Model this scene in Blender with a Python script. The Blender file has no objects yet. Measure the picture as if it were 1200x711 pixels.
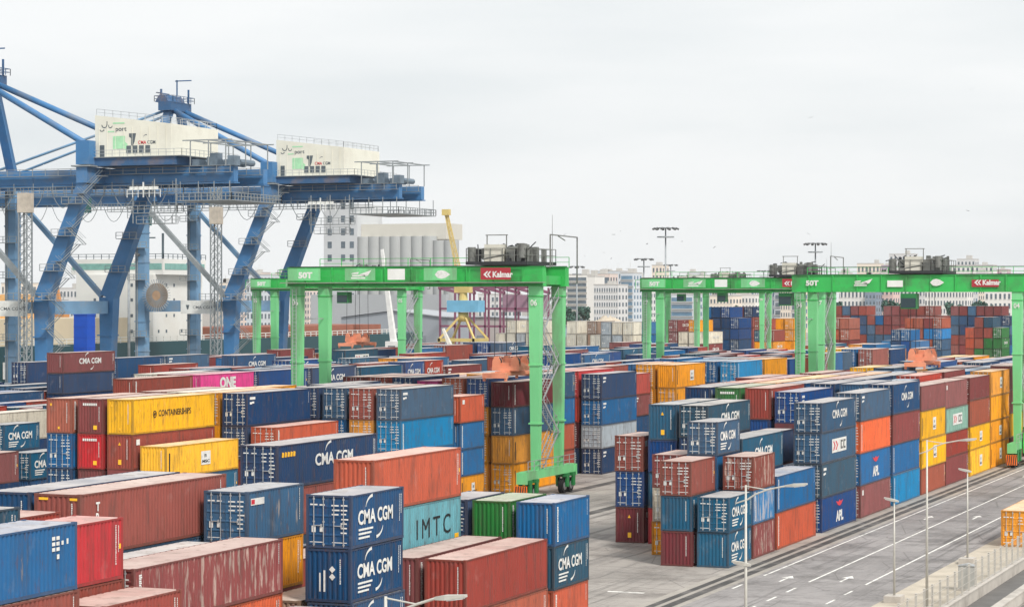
import bpy, bmesh, math, random
from mathutils import Vector, Matrix
R = math.radians
random.seed(7)
scene = bpy.context.scene
col = scene.collection

# ------------------------------------------------------------------ camera
# world axes: +Y runs along the container rows (away from the viewer), +X towards the road
YAW, PITCH, CAM_H, FPX = R(21.8854), R(0.14384), 19.951, 2711.2
cam_data = bpy.data.cameras.new('camera')
cam_data.sensor_width = 36.0
cam_data.lens = 36.0 * FPX / 1200.0
cam_data.clip_start, cam_data.clip_end = 1.0, 12000.0
camera = bpy.data.objects.new('camera', cam_data)
camera.location = (0, 0, CAM_H)
camera.rotation_euler = (math.pi / 2 - PITCH, 0, YAW)
col.objects.link(camera)
scene.camera = camera

# ------------------------------------------------------------------ sky, sun, exposure
SUN_EL, SUN_AZ = R(46), R(128)          # azimuth clockwise from +Y
world = bpy.data.worlds.new('World')
scene.world = world
world.use_nodes = True
wn, wl = world.node_tree.nodes, world.node_tree.links
wn.clear()
w_out = wn.new('ShaderNodeOutputWorld'); w_bg = wn.new('ShaderNodeBackground')
w_sky = wn.new('ShaderNodeTexSky'); w_sky.sky_type = 'NISHITA'; w_sky.sun_disc = False
w_sky.sun_elevation = SUN_EL; w_sky.sun_rotation = SUN_AZ; w_sky.air_density = 1.0; w_sky.dust_density = 4.0
w_hs = wn.new('ShaderNodeHueSaturation'); w_hs.inputs['Saturation'].default_value = 0.25
w_tc = wn.new('ShaderNodeTexCoord'); w_map = wn.new('ShaderNodeMapping'); w_map.inputs['Scale'].default_value = (1.0, 1.0, 6.5)
w_no = wn.new('ShaderNodeTexNoise'); w_no.inputs['Scale'].default_value = 2.6; w_no.inputs['Detail'].default_value = 5.0
w_no.inputs['Roughness'].default_value = 0.5
w_ramp = wn.new('ShaderNodeValToRGB')
w_ramp.color_ramp.elements[0].position = 0.34; w_ramp.color_ramp.elements[0].color = (0.376, 0.398, 0.408, 1)
w_ramp.color_ramp.elements[1].position = 0.58; w_ramp.color_ramp.elements[1].color = (0.452, 0.461, 0.464, 1)
w_mul = wn.new('ShaderNodeVectorMath'); w_mul.operation = 'SCALE'; w_mul.inputs['Scale'].default_value = 10.0
w_mix = wn.new('ShaderNodeMix'); w_mix.data_type = 'RGBA'; w_mix.inputs['Factor'].default_value = 0.93
wl.new(w_sky.outputs['Color'], w_hs.inputs['Color'])
wl.new(w_tc.outputs['Generated'], w_map.inputs['Vector']); wl.new(w_map.outputs['Vector'], w_no.inputs['Vector'])
wl.new(w_no.outputs['Fac'], w_ramp.inputs['Fac']); wl.new(w_ramp.outputs['Color'], w_mul.inputs[0])
wl.new(w_hs.outputs['Color'], w_mix.inputs['A']); wl.new(w_mul.outputs['Vector'], w_mix.inputs['B'])
wl.new(w_mix.outputs['Result'], w_bg.inputs['Color'])
w_bg.inputs['Strength'].default_value = 0.10
wl.new(w_bg.outputs['Background'], w_out.inputs['Surface'])

sun_data = bpy.data.lights.new('sun', 'SUN')
sun_data.energy = 1.5; sun_data.angle = R(10); sun_data.color = (1.0, 0.95, 0.88)
sun = bpy.data.objects.new('sun', sun_data)
sun.rotation_euler = (math.pi / 2 - SUN_EL, 0, math.pi - SUN_AZ)
sun.location = (60, -60, 120)
col.objects.link(sun)
vs = scene.view_settings
vs.view_transform = 'Standard'; vs.look = 'None'; vs.exposure = 1.1; vs.gamma = 1.0; vs.use_curve_mapping = False
scene.display_settings.display_device = 'sRGB'

# ------------------------------------------------------------------ helpers
def P(u, v, z=0.0):
    return Vector((-v, u, z))

_sa, _ca = math.sin(YAW), math.cos(YAW)
def UV(px, depth):
    """ground position (u, v) of a point seen in picture column px at a distance depth"""
    X = (px - 600.0) / FPX * depth
    return X * _sa + depth * _ca, -X * _ca + depth * _sa
def ZY(py, depth):
    return CAM_H - (py - 348.69) / FPX * depth
def PX(px, py, depth):
    u, v = UV(px, depth)
    return P(u, v, ZY(py, depth))

def lin(c):
    return tuple((x / 255 / 12.92) if x <= 10.3 else (((x / 255) + 0.055) / 1.055) ** 2.4 for x in c)

class MB:
    def __init__(self): self.v = []; self.f = []
    def add(self, verts, faces):
        n = len(self.v); self.v += [tuple(p) for p in verts]; self.f += [tuple(i + n for i in f) for f in faces]; return self
    def box(self, x0, x1, y0, y1, z0, z1):
        return self.add([(x0,y0,z0),(x1,y0,z0),(x1,y1,z0),(x0,y1,z0),(x0,y0,z1),(x1,y0,z1),(x1,y1,z1),(x0,y1,z1)],
                        [(3,2,1,0),(4,5,6,7),(0,1,5,4),(1,2,6,5),(2,3,7,6),(3,0,4,7)])
    def bar(self, p, q, w, h=None, w2=None, h2=None, up=(0,0,1)):
        p, q = Vector(p), Vector(q); h = w if h is None else h; w2 = w if w2 is None else w2; h2 = h if h2 is None else h2
        d = (q - p).normalized(); upv = Vector(up)
        if abs(d.dot(upv)) > 0.97: upv = Vector((0,1,0))
        s = d.cross(upv).normalized(); t = s.cross(d).normalized()
        vs = []
        for c, a, b in ((p, w/2, h/2), (q, w2/2, h2/2)):
            vs += [c - s*a - t*b, c + s*a - t*b, c + s*a + t*b, c - s*a + t*b]
        return self.add(vs, [(0,1,2,3),(7,6,5,4),(0,4,5,1),(1,5,6,2),(2,6,7,3),(3,7,4,0)])
    def tube(self, p, q, r, n=8, r2=None, caps=True):
        p, q = Vector(p), Vector(q); r2 = r if r2 is None else r2
        d = (q - p).normalized(); upv = Vector((0,0,1)) if abs(d.z) < 0.97 else Vector((0,1,0))
        s = d.cross(upv).normalized(); t = s.cross(d).normalized()
        vs = []
        for c, a in ((p, r), (q, r2)):
            for i in range(n):
                an = 2*math.pi*i/n; vs.append(c + s*(a*math.cos(an)) + t*(a*math.sin(an)))
        fs = [(i, n+i, n+(i+1)%n, (i+1)%n) for i in range(n)]
        if caps: fs += [tuple(range(n)), tuple(range(2*n-1, n-1, -1))]
        return self.add(vs, fs)
    def prism(self, pts, axis, lo, hi):
        """polygon pts (two coordinates) extruded along axis"""
        n = len(pts)
        def mk(a, b, c):
            return (c, a, b) if axis == 'x' else ((a, c, b) if axis == 'y' else (a, b, c))
        return self.add([mk(a, b, lo) for a, b in pts] + [mk(a, b, hi) for a, b in pts],
                        [tuple(range(n-1, -1, -1)), tuple(range(n, 2*n))] + [(i, (i+1)%n, n+(i+1)%n, n+i) for i in range(n)])
    def rail(self, pts, h=1.05, r=0.035, posts=2.0, mid=True):
        """handrail over a polyline of foot points"""
        for a, b in zip(pts[:-1], pts[1:]):
            a, b = Vector(a), Vector(b); L = (b-a).length; n = max(1, int(L/posts)); z = Vector((0,0,h))
            self.bar(a+z, b+z, r*2)
            if mid: self.bar(a+z*0.5, b+z*0.5, r*1.6)
            for i in range(n+1):
                c = a.lerp(b, i/n); self.bar(c, c+z, r*2)
        return self
    def mesh(self, name, smooth=False):
        m = bpy.data.meshes.new(name); m.from_pydata(self.v, [], self.f)
        bm = bmesh.new(); bm.from_mesh(m); bmesh.ops.recalc_face_normals(bm, faces=bm.faces); bm.to_mesh(m); bm.free()
        if smooth: m.shade_smooth()
        return m
    def build(self, name, mat, parent=None, smooth=False, color=None):
        return link(name, self.mesh(name, smooth), mat, parent, color)

def link(name, mesh, mat=None, parent=None, color=None, loc=None):
    o = bpy.data.objects.new(name, mesh)
    if mat is not None:
        if len(mesh.materials) == 0: mesh.materials.append(mat)
        elif mesh.materials[0] is not mat:
            o.material_slots[0].link = 'OBJECT'; o.material_slots[0].material = mat
    col.objects.link(o)
    if parent is not None: o.parent = parent
    if color is not None: o.color = color
    if loc is not None: o.location = loc
    return o

def thing(name, label, cat, loc=(0,0,0), group=None, rz=0.0):
    o = bpy.data.objects.new(name, None); o.empty_display_size = 0.5; col.objects.link(o); o.location = loc; o.rotation_euler = (0,0,rz)
    return tag(o, label, cat, group)
def tag(o, label, cat, group=None):
    o['label'] = label; o['category'] = cat
    if group: o['group'] = group
    return o
def kind(o, k): o['kind'] = k; return o

# ------------------------------------------------------------------ materials
MATS = {}
def mat(name, rgb, rough=0.6, metal=0.0, var=0.18, scale=1.2, dirt=None, dirt_amt=0.25, bump=0.0, linear=False, stretch=(1,1,1), obj_coords=True):
    """painted / mineral surface: base colour, soft noise variation, blotches of dirt with their own shape"""
    if name in MATS: return MATS[name]
    m = bpy.data.materials.new(name); m.use_nodes = True; n, l = m.node_tree.nodes, m.node_tree.links
    b = n['Principled BSDF']; c = rgb if linear else lin(rgb)
    b.inputs['Roughness'].default_value = rough; b.inputs['Metallic'].default_value = metal
    tc = n.new('ShaderNodeTexCoord'); mp = n.new('ShaderNodeMapping'); mp.inputs['Scale'].default_value = stretch
    l.new(tc.outputs['Object'], mp.inputs['Vector'])
    no = n.new('ShaderNodeTexNoise'); no.inputs['Scale'].default_value = scale; no.inputs['Detail'].default_value = 6.0
    l.new(mp.outputs['Vector'], no.inputs['Vector'])
    mr = n.new('ShaderNodeMapRange'); mr.inputs['From Min'].default_value = 0.25; mr.inputs['From Max'].default_value = 0.75
    mr.inputs['To Min'].default_value = 1.0 - var; mr.inputs['To Max'].default_value = 1.0 + var
    l.new(no.outputs['Fac'], mr.inputs['Value'])
    vm = n.new('ShaderNodeVectorMath'); vm.operation = 'SCALE'; vm.inputs[0].default_value = c[:3]
    l.new(mr.outputs['Result'], vm.inputs['Scale'])
    out = vm.outputs['Vector']
    if dirt is not None:
        n2 = n.new('ShaderNodeTexNoise'); n2.inputs['Scale'].default_value = scale*0.55; n2.inputs['Detail'].default_value = 9.0; n2.inputs['Roughness'].default_value = 0.65
        l.new(mp.outputs['Vector'], n2.inputs['Vector'])
        r2 = n.new('ShaderNodeMapRange'); r2.inputs['From Min'].default_value = 0.5; r2.inputs['From Max'].default_value = 0.68
        r2.inputs['To Min'].default_value = 0.0; r2.inputs['To Max'].default_value = dirt_amt
        l.new(n2.outputs['Fac'], r2.inputs['Value'])
        mx = n.new('ShaderNodeMix'); mx.data_type = 'RGBA'
        l.new(r2.outputs['Result'], mx.inputs['Factor']); l.new(out, mx.inputs['A'])
        mx.inputs['B'].default_value = (*(dirt if linear else lin(dirt)), 1)
        out = mx.outputs['Result']
    l.new(out, b.inputs['Base Color'])
    if bump:
        bp = n.new('ShaderNodeBump'); bp.inputs['Strength'].default_value = bump; bp.inputs['Distance'].default_value = 0.03
        l.new(no.outputs['Fac'], bp.inputs['Height']); l.new(bp.outputs['Normal'], b.inputs['Normal'])
    MATS[name] = m
    return m

def container_paint(name, roof=False, attr=False, dark=1.0):
    """container paint: colour comes from the object's own paint colour, wear (alpha) bares pale primer and rust in drips"""
    m = bpy.data.materials.new(name); m.use_nodes = True; n, l = m.node_tree.nodes, m.node_tree.links
    b = n['Principled BSDF']; b.inputs['Roughness'].default_value = 0.6; b.inputs['Specular IOR Level'].default_value = 0.25
    oi = n.new('ShaderNodeObjectInfo'); tc = n.new('ShaderNodeTexCoord')
    if attr:
        at_ = n.new('ShaderNodeAttribute'); at_.attribute_name = 'paint'; colour = at_.outputs['Color']; wear = None
    else:
        colour = oi.outputs['Color']; wear = oi.outputs['Alpha']
    off = n.new('ShaderNodeVectorMath'); off.operation = 'SCALE'; off.inputs[0].default_value = (37.0, 91.0, 53.0); l.new(oi.outputs['Random'], off.inputs['Scale'])
    add = n.new('ShaderNodeVectorMath'); add.operation = 'ADD'; l.new(tc.outputs['Object'], add.inputs[0]); l.new(off.outputs['Vector'], add.inputs[1])
    mp = n.new('ShaderNodeMapping'); mp.inputs['Scale'].default_value = (1, 1, 1) if roof else (2.2, 2.2, 0.35); l.new(add.outputs['Vector'], mp.inputs['Vector'])
    def noise(vec, scale, detail, rough=0.55):
        q = n.new('ShaderNodeTexNoise'); q.inputs['Scale'].default_value = scale; q.inputs['Detail'].default_value = detail; q.inputs['Roughness'].default_value = rough
        l.new(vec, q.inputs['Vector']); return q.outputs['Fac']
    def rng(val, a, bb, c, d):
        q = n.new('ShaderNodeMapRange'); q.inputs['From Min'].default_value = a; q.inputs['From Max'].default_value = bb; q.inputs['To Min'].default_value = c; q.inputs['To Max'].default_value = d
        l.new(val, q.inputs['Value']); return q
    def mixc(fac, A, B):
        q = n.new('ShaderNodeMix'); q.data_type = 'RGBA'
        if hasattr(fac, 'is_linked'): l.new(fac, q.inputs['Factor'])
        else: q.inputs['Factor'].default_value = fac
        for s, x in (('A', A), ('B', B)):
            if hasattr(x, 'is_linked'): l.new(x, q.inputs[s])
            else: q.inputs[s].default_value = (*x, 1)
        return q.outputs['Result']
    big = noise(add.outputs['Vector'], 0.35, 4.0)
    vs_ = n.new('ShaderNodeVectorMath'); vs_.operation = 'SCALE'; l.new(colour, vs_.inputs[0]); l.new(rng(big, .25, .75, .9*dark, 1.1*dark).outputs['Result'], vs_.inputs['Scale'])
    c1 = vs_.outputs['Vector']
    streak = noise(mp.outputs['Vector'], 1.6, 8.0, 0.62)
    fine = noise(add.outputs['Vector'], 9.0, 4.0)
    if roof:
        c1 = mixc(rng(big, .3, .7, .42, .68).outputs['Result'], c1, lin((226, 216, 206)))      # chalk and dust, plus sky reflection painted into the roof colour
        c1 = mixc(rng(streak, .55, .70, 0, .45).outputs['Result'], c1, lin((124, 92, 74)))
        c1 = mixc(rng(noise(add.outputs['Vector'], .8, 8.0, .65), .52, .66, 0, .40).outputs['Result'], c1, lin((134, 124, 116)))
    else:
        if wear is not None:
            th = n.new('ShaderNodeMath'); th.operation = 'MULTIPLY_ADD'; l.new(wear, th.inputs[0]); th.inputs[1].default_value = -0.34; th.inputs[2].default_value = 0.80
            sb = n.new('ShaderNodeMath'); sb.operation = 'SUBTRACT'; l.new(streak, sb.inputs[0]); l.new(th.outputs[0], sb.inputs[1])
            c1 = mixc(rng(sb.outputs[0], 0, .09, 0, .62).outputs['Result'], c1, lin((206, 190, 178)))
        rust = noise(mp.outputs['Vector'], 3.1, 7.0, 0.6)
        c1 = mixc(rng(rust, .57, .70, 0, .55).outputs['Result'], c1, lin((98, 62, 48)))
        grime = noise(mp.outputs['Vector'], 0.8, 9.0, 0.7)
        c1 = mixc(rng(grime, .49, .70, 0, .58).outputs['Result'], c1, lin((74, 66, 62)))
        c1 = mixc(rng(noise(add.outputs['Vector'], 0.9, 6.0, .6), .60, .75, 0, .12).outputs['Result'], c1, lin((196, 186, 178)))
        c1 = mixc(rng(fine, .66, .78, 0, .14).outputs['Result'], c1, lin((150, 140, 130)))
    l.new(c1, b.inputs['Base Color'])
    bp = n.new('ShaderNodeBump'); bp.inputs['Strength'].default_value = .35; bp.inputs['Distance'].default_value = .05     # knocks and dents
    l.new(noise(add.outputs['Vector'], 1.3, 5.0), bp.inputs['Height']); l.new(bp.outputs['Normal'], b.inputs['Normal'])
    return m

PAINT = container_paint('container_paint')
ROOF = container_paint('container_roof_paint', roof=True)
FRAMEP = container_paint('container_frame_paint', dark=.55)
MASS = container_paint('container_mass_paint', attr=True)
GALV = mat('galvanised_steel', (178, 182, 184), 0.45, 0.4, 0.15, 3)
WHITE_MARK = mat('white_lettering_paint', (222, 222, 218), 0.6, var=0.1, scale=4, dirt=(120, 110, 105), dirt_amt=0.3)
BLACK_MARK = mat('black_lettering_paint', (26, 26, 30), 0.6)
RED_MARK = mat('red_marking_paint', (205, 45, 60), 0.6)
YEL_MARK = mat('yellow_sticker', (250, 190, 40), 0.6)
RUBBER = mat('tyre_rubber', (22, 22, 24), 0.9)
GASKET = mat('door_gasket', (20, 24, 30), 0.9)

# ------------------------------------------------------------------ ground, road, quay
def slab_mat(name, rgb, stain, crack=0.35, tile=None):
    m = bpy.data.materials.new(name); m.use_nodes = True; n, l = m.node_tree.nodes, m.node_tree.links; b = n['Principled BSDF']
    b.inputs['Roughness'].default_value = 0.85
    tc = n.new('ShaderNodeTexCoord')
    def noise(scale, detail, rough=.6, st=(1,1,1)):
        mp = n.new('ShaderNodeMapping'); mp.inputs['Scale'].default_value = st; l.new(tc.outputs['Object'], mp.inputs['Vector'])
        q = n.new('ShaderNodeTexNoise'); q.inputs['Scale'].default_value = scale; q.inputs['Detail'].default_value = detail; q.inputs['Roughness'].default_value = rough
        l.new(mp.outputs['Vector'], q.inputs['Vector']); return q.outputs['Fac']
    def rng(v, a, b_, c, d):
        q = n.new('ShaderNodeMapRange'); l.new(v, q.inputs['Value'])
        for k, x in zip(('From Min','From Max','To Min','To Max'), (a,b_,c,d)): q.inputs[k].default_value = x
        return q.outputs['Result']
    def mix(f, A, B):
        q = n.new('ShaderNodeMix'); q.data_type = 'RGBA'; l.new(f, q.inputs['Factor'])
        for s, x in (('A', A), ('B', B)):
            if hasattr(x, 'is_linked'): l.new(x, q.inputs[s])
            else: q.inputs[s].default_value = (*lin(x), 1)
        return q.outputs['Result']
    c = mix(rng(noise(.06, 5), .35, .65, 0, 1), tuple(x*.88 for x in rgb), tuple(min(255, x*1.1) for x in rgb))
    c = mix(rng(noise(.22, 10, .7), .48, .62, 0, .75), c, stain)                       # oil and water stains
    c = mix(rng(noise(.5, 8, .65, (1, .04, 1)), .53, .68, 0, .5), c, (88, 86, 86))   # tyre tracks along the lanes
    c = mix(rng(noise(.5, 8, .65, (.05, 1, 1)), .56, .70, 0, .35), c, (96, 94, 92))   # turning tracks across
    c = mix(rng(noise(3.0, 8, .7), .45, .75, 0, .25), c, (196, 190, 182))
    c = mix(rng(noise(.9, 12, .75, (1, .02, 1)), .54, .63, 0, .65), c, (62, 60, 60))       # rubber
    bk = n.new('ShaderNodeTexBrick'); bk.offset = 0; bk.inputs['Scale'].default_value = 1; bk.inputs['Brick Width'].default_value = 6; bk.inputs['Row Height'].default_value = 6; bk.inputs['Mortar Size'].default_value = .035; bk.inputs['Mortar Smooth'].default_value = .3
    l.new(tc.outputs['Object'], bk.inputs['Vector']); c = mix(rng(bk.outputs['Fac'], 0, 1, 0, .45), c, (84, 80, 78))
    vo = n.new('ShaderNodeTexVoronoi'); vo.feature = 'DISTANCE_TO_EDGE'; vo.inputs['Scale'].default_value = .16; vo.inputs['Randomness'].default_value = 1; l.new(tc.outputs['Object'], vo.inputs['Vector'])
    c = mix(rng(vo.outputs['Distance'], .0, .012, .5, 0), c, (78, 75, 73))                   # cracks
    l.new(c, b.inputs['Base Color'])
    bp = n.new('ShaderNodeBump'); bp.inputs['Strength'].default_value = .25; bp.inputs['Distance'].default_value = .02
    l.new(noise(6, 8), bp.inputs['Height']); l.new(bp.outputs['Normal'], b.inputs['Normal'])
    return m
APRON = slab_mat('worn_concrete_apron', (158, 152, 146), (112, 106, 101))
ROADM = slab_mat('worn_asphalt_road', (144, 140, 139), (98, 95, 94))
CONC = mat('pale_concrete', (190, 184, 176), .85, var=.12, scale=.8, dirt=(120, 112, 104), dirt_amt=.45, bump=.2)
LINE = mat('road_marking_paint', (232, 230, 224), .7, var=.08, scale=2, dirt=(140, 136, 133), dirt_amt=.9)
STRIP = mat('rubbered_runway', (72, 70, 69), .9, var=.25, scale=.6, dirt=(150, 145, 140), dirt_amt=.5)
def sheet(name, u0, u1, v0, v1, z, m, parent=None, kd='structure'):
    o = MB().add([P(u0,v0,z), P(u1,v0,z), P(u1,v1,z), P(u0,v1,z)], [(0,3,2,1)]).build(name, m, parent)
    if parent is None: kind(o, kd)
    return o
QV = 252.0
g = MB().add([P(-150,-4000,0), P(6000,-4000,0), P(6000,QV,0), P(-150,QV,0), P(560,QV,0), P(560,5000,0), P(6000,5000,0)], [(0,3,4,2,1)][:0] + [(0,1,2,4,3), (4,2,6,5)])
kind(g.build('ground', APRON), 'structure')
WATER = bpy.data.materials.new('harbour_water'); WATER.use_nodes = True
_b = WATER.node_tree.nodes['Principled BSDF']; _b.inputs['Base Color'].default_value = (*lin((52, 74, 76)), 1); _b.inputs['Roughness'].default_value = .12
_n = WATER.node_tree.nodes.new('ShaderNodeTexNoise'); _n.inputs['Scale'].default_value = 60; _bp = WATER.node_tree.nodes.new('ShaderNodeBump'); _bp.inputs['Strength'].default_value = .3
WATER.node_tree.links.new(_n.outputs['Fac'], _bp.inputs['Height']); WATER.node_tree.links.new(_bp.outputs['Normal'], _b.inputs['Normal'])
sheet('water', -150, 560, QV, 5000, -2.4, WATER)
kind(MB().add([P(-150,QV,0), P(560,QV,0), P(560,QV,-4), P(-150,QV,-4)], [(0,1,2,3)]).build('quay_wall', CONC), 'structure')
kind(MB().box(-QV-.0, -QV+.9, -150, 560, 0.004, .16).build('quay_kerb', CONC), 'structure')
road = sheet('road', 20, 1200, 34.2, 45.6, .004, ROADM)
def mark_strip(name, u0, u1, v0, w, z=.010, m=LINE): return sheet(name, u0, u1, v0 - w/2, v0 + w/2, z, m, road)
for v_, a_ in ((45.15, 161.0), (41.2, 158.5), (37.15, 158.5)):
    mark_strip('lane_line', a_, 420, v_, .17)
for u_, v_ in ((152.5, 41.2), (147.5, 41.2), (142.5, 41.2), (152.5, 37.2), (147.5, 37.2), (142.5,37.2), (153, 45.15)):
    mark_strip('lane_dash', u_, u_ + 2.4, v_, .17)
def arrow(u, v, s=1):
    pts = [(0,-.09),(2.2,-.09),(2.2,-.45),(3.6,0),(2.2,.45),(2.2,.09),(0,.09)]
    o = MB().add([P(u + s*a, v + b, .010) for a, b in pts], [tuple(range(7))]).build('lane_arrow', LINE, road)
for a_ in ((158.0, 43.2), (159.5, 39.2), (207.0, 43.2), (209.0, 39.2), (260, 43.2)): arrow(*a_)
for u_, v_ in ((147.5, 55.0), (148.2, 50.0), (152.0, 58.2)): kind(sheet('ground_marking', u_, u_ + .45, v_, v_ + 2.6, .008, LINE), 'structure')
# crane runway: pale strip with two rubber-blackened wheel tracks
kind(sheet('crane_runway', 20, 520, 45.62, 48.35, .006, mat('runway_concrete', (164, 158, 150), .85, var=.15, scale=.5, dirt=(118, 112, 106), dirt_amt=.5)), 'structure')
for v_, w_ in ((47.45, .55), (46.45, .70)): kind(sheet('wheel_track', 20, 520, v_ - w_/2, v_ + w_/2, .012, STRIP), 'structure')
for vb in (83.2, 109.7, 119.7, 146.2, 73.2): kind(sheet('wheel_track', 60, 520, vb - .6, vb + .6, .007, STRIP), 'structure')
# low wall and fence beside the road, lower strip beyond it
kind(sheet('verge', 20, 1200, 28.85, 34.2, .003, mat('dusty_verge', (188, 178, 162), .9, var=.18, scale=.5, dirt=(140, 132, 118), dirt_amt=.6)), 'structure')
w = MB().box(-28.85, -28.45, 100, 420, 0, .72).box(-28.9, -28.4, 100, 420, .722, .80)
tag(w.build('concrete_wall', CONC), 'low pale concrete wall carrying the fence beside the road', 'wall')
w = MB().box(-25.9, -25.4, 100, 420, 0, .70).box(-25.95, -25.35, 100, 420, .702, .78)
tag(w.build('concrete_wall', CONC), 'second low concrete wall on the far side of the drain strip', 'wall')
kind(sheet('drain_strip', 100, 420, 25.9, 28.45, .004, mat('damp_drain', (104, 102, 100), .8, var=.2, scale=.7)), 'structure')
FENCE = mat('fence_steel', (196, 192, 184), .6, .2, var=.12, scale=2)
f = thing('road_fence', 'pale steel post fence standing on the low concrete wall', 'fence', P(130, 28.65, .80))
post = MB().box(-.06, .06, -.06, .06, 0, 1.75).box(-.075, .075, -.075, .075, 1.752, 1.79).mesh('fence_post')
for i in range(60):
    link('post', post, FENCE, f, None, (0, -2.0 + 2.35*i, 0))
for z in (.12, .62, 1.12, 1.68):
    MB().bar((.045, -2, z), (.045, 137, z), .022).build('rail', FENCE, f)
WIRE = mat('wire_mesh', (170, 168, 160), .6, .3)
wm = MB()
for i in range(140*3): wm.bar((.06, -2 + i/3.0, .1), (.06, -2 + i/3.0, 1.66), .008)
kind(wm.build('wire_mesh', WIRE, f), 'stuff')
cab = thing('control_cabinet', 'grey steel cabinet with pitched cap standing against the road fence', 'cabinet', P(158, 30.0, 0))
MB().box(-.55, .55, -.35, .35, .15, 1.7).build('cabinet_body', mat('cabinet_grey', (176, 176, 172), .6), cab); MB().box(-.6, .6, -.4, .4, 0, .148).build('plinth', CONC, cab)
MB().box(-.5, -.02, -.372, -.352, .25, 1.6).box(.02, .5, -.372, -.352, .25, 1.6).build('door', mat('cabinet_grey', (176,176,172)), cab); MB().prism([(-.62, 1.702), (.62, 1.702), (0, 1.85)], 'y', -.42, .42).build('cap', GALV, cab)

# ------------------------------------------------------------------ the container yard
#YARD-BEGIN
S_, H_ = 2.591, 2.896
CW = 2.438
COL = dict(navy=(2,60,108), cma=(2,74,122), teal=(0,94,130), royal=(0,76,144), blue=(0,106,166), cyan=(0,140,196), sky=(40,136,200),
  maroon=(142,66,66), dmaroon=(118,38,48), brown=(158,76,64), redbrown=(168,62,48), rust=(182,92,66), orange=(212,98,66), borange=(250,104,34),
  red=(214,36,48), yellow=(252,190,0), amber=(242,160,16), green=(34,120,52), pgreen=(150,196,178), slate=(58,98,132), steel=(62,108,146),
  grey=(168,178,186), white=(222,216,200), pink=(228,72,150), pteal=(116,184,196), tan=(170,140,120), dteal=(36,84,110), redor=(206,70,54), lilac=(150,110,140))
NAMES = dict(navy='navy', cma='dark blue', teal='teal blue', royal='royal blue', blue='blue', cyan='bright cyan', sky='sky blue', maroon='maroon', dmaroon='dark maroon',
  brown='reddish brown', redbrown='red-brown', rust='rust orange', orange='faded orange', borange='vivid orange', red='bright red', yellow='yellow', amber='amber yellow', green='green',
  pgreen='pale green', slate='slate blue', steel='steel blue', grey='light grey', white='cream white', pink='pink', pteal='pale turquoise', tan='tan', dteal='dark teal', redor='orange-red', lilac='lilac')
BASE = dict(A=48.75, B=85.15, C=121.65, D=158.15)
CONT = []      # dict(block,row,u,L,z,h,color,mark,end,wear,tier,ntier)
def stack(block, row, u, L, items, v=None):
    L = {20: 6.058, 40: 12.192, 45: 13.6}[L]
    z = 0.0; n = len(items)
    for t, it in enumerate(items):
        tk = it.split(); h = H_ if 'h' in tk else S_
        c = dict(block=block, row=row, u=u, L=L, z=z, h=h, color=tk[0], tier=t, ntier=n, end='d' if 'd' in tk else 'p', wear=0.15, mark=None, v=v if v is not None else BASE[block] + 2.85*row)
        for k in tk[1:]:
            if k in ('cma','apl','one','imtc','tri','ctn','msc','line','lineR','logo','sq','hapag','dots','tex','cma45','box','diam','badge','small'): c['mark'] = k
            if k.startswith('w') and k[1:].isdigit(): c['wear'] = int(k[1:]) / 100.0
        CONT.append(c); z += h + 0.012
def fill(block, rows, bays, tiers, pal, seed, heights=None):
    rg = random.Random(seed)
    for r_ in rows:
        for u in bays:
            if any(c['block'] == block and c['row'] == r_ and c['u'] - 0.6 < u + 12.3 and u - 0.6 < c['u'] + c['L'] for c in CONT): continue
            n = rg.choice(tiers); cs = []
            for t in range(n):
                cs.append(rg.choice(pal) + (' h' if rg.random() < 0.62 else '') + (' d' if rg.random() < 0.55 else '') + rg.choice(['', '', ' line', ' cma', ' small', ' w45']))
            if n and rg.random() < 0.2: stack(block, r_, u, 20, cs); stack(block, r_, u + 6.13, 20, [c.replace(cs[i].split()[0], rg.choice(pal)) for i, c in enumerate(cs)])
            elif n: stack(block, r_, u, 40, cs)
# --- block A, along the road, this side of the cross lane
stack('A',0,64.3,40,['maroon h','brown h','brown h line','blue dots w40'])
stack('A',0,78.4,20,['maroon','brown','redbrown lineR'])
stack('A',0,87.0,40,['brown','maroon w60'])
stack('A',0,100.6,20,['navy','cma cma','cma cma p diam','cma cma d'])
stack('A',0,114.7,40,['rust h lineR','redbrown h p'])
stack('A',0,128.0,20,['orange line','dteal cma','blue line p w40'])
stack('A',1,78.4,20,['brown h','maroon','brown','red lineR'])
stack('A',1,85.3,45,['maroon h','borange h','maroon d line w92'])
stack('A',1,100.6,20,['maroon','tan'])
stack('A',1,114.7,40,['maroon h','maroon h p line'])
stack('A',1,128.1,20,['maroon','brown','green p line'])
stack('A',2,75.0,20,['maroon h','navy h','brown h','dteal p w60'])
stack('A',2,86.6,40,['maroon h','slate','grey'])
stack('A',2,100.6,20,['maroon','brown','amber','steel d badge w70'])
stack('A',2,115.1,40,['brown','navy','pteal h imtc w55','orange h p lineR'])
stack('A',2,128.2,20,['brown','navy','navy d'])
stack('A',3,82.4,20,['brown','navy','maroon','redbrown p'])
stack('A',3,90.1,45,['navy','brown','slate h','brown h p tri'])
stack('A',3,107.0,40,['navy h','brown h'])
stack('A',4,90.3,45,['navy','brown','slate h','cma h p small'])
stack('A',4,107.0,40,['navy h','cma h'])
stack('A',5,120.0,45,['maroon h','slate h','brown h','navy cma45 d'])
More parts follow.
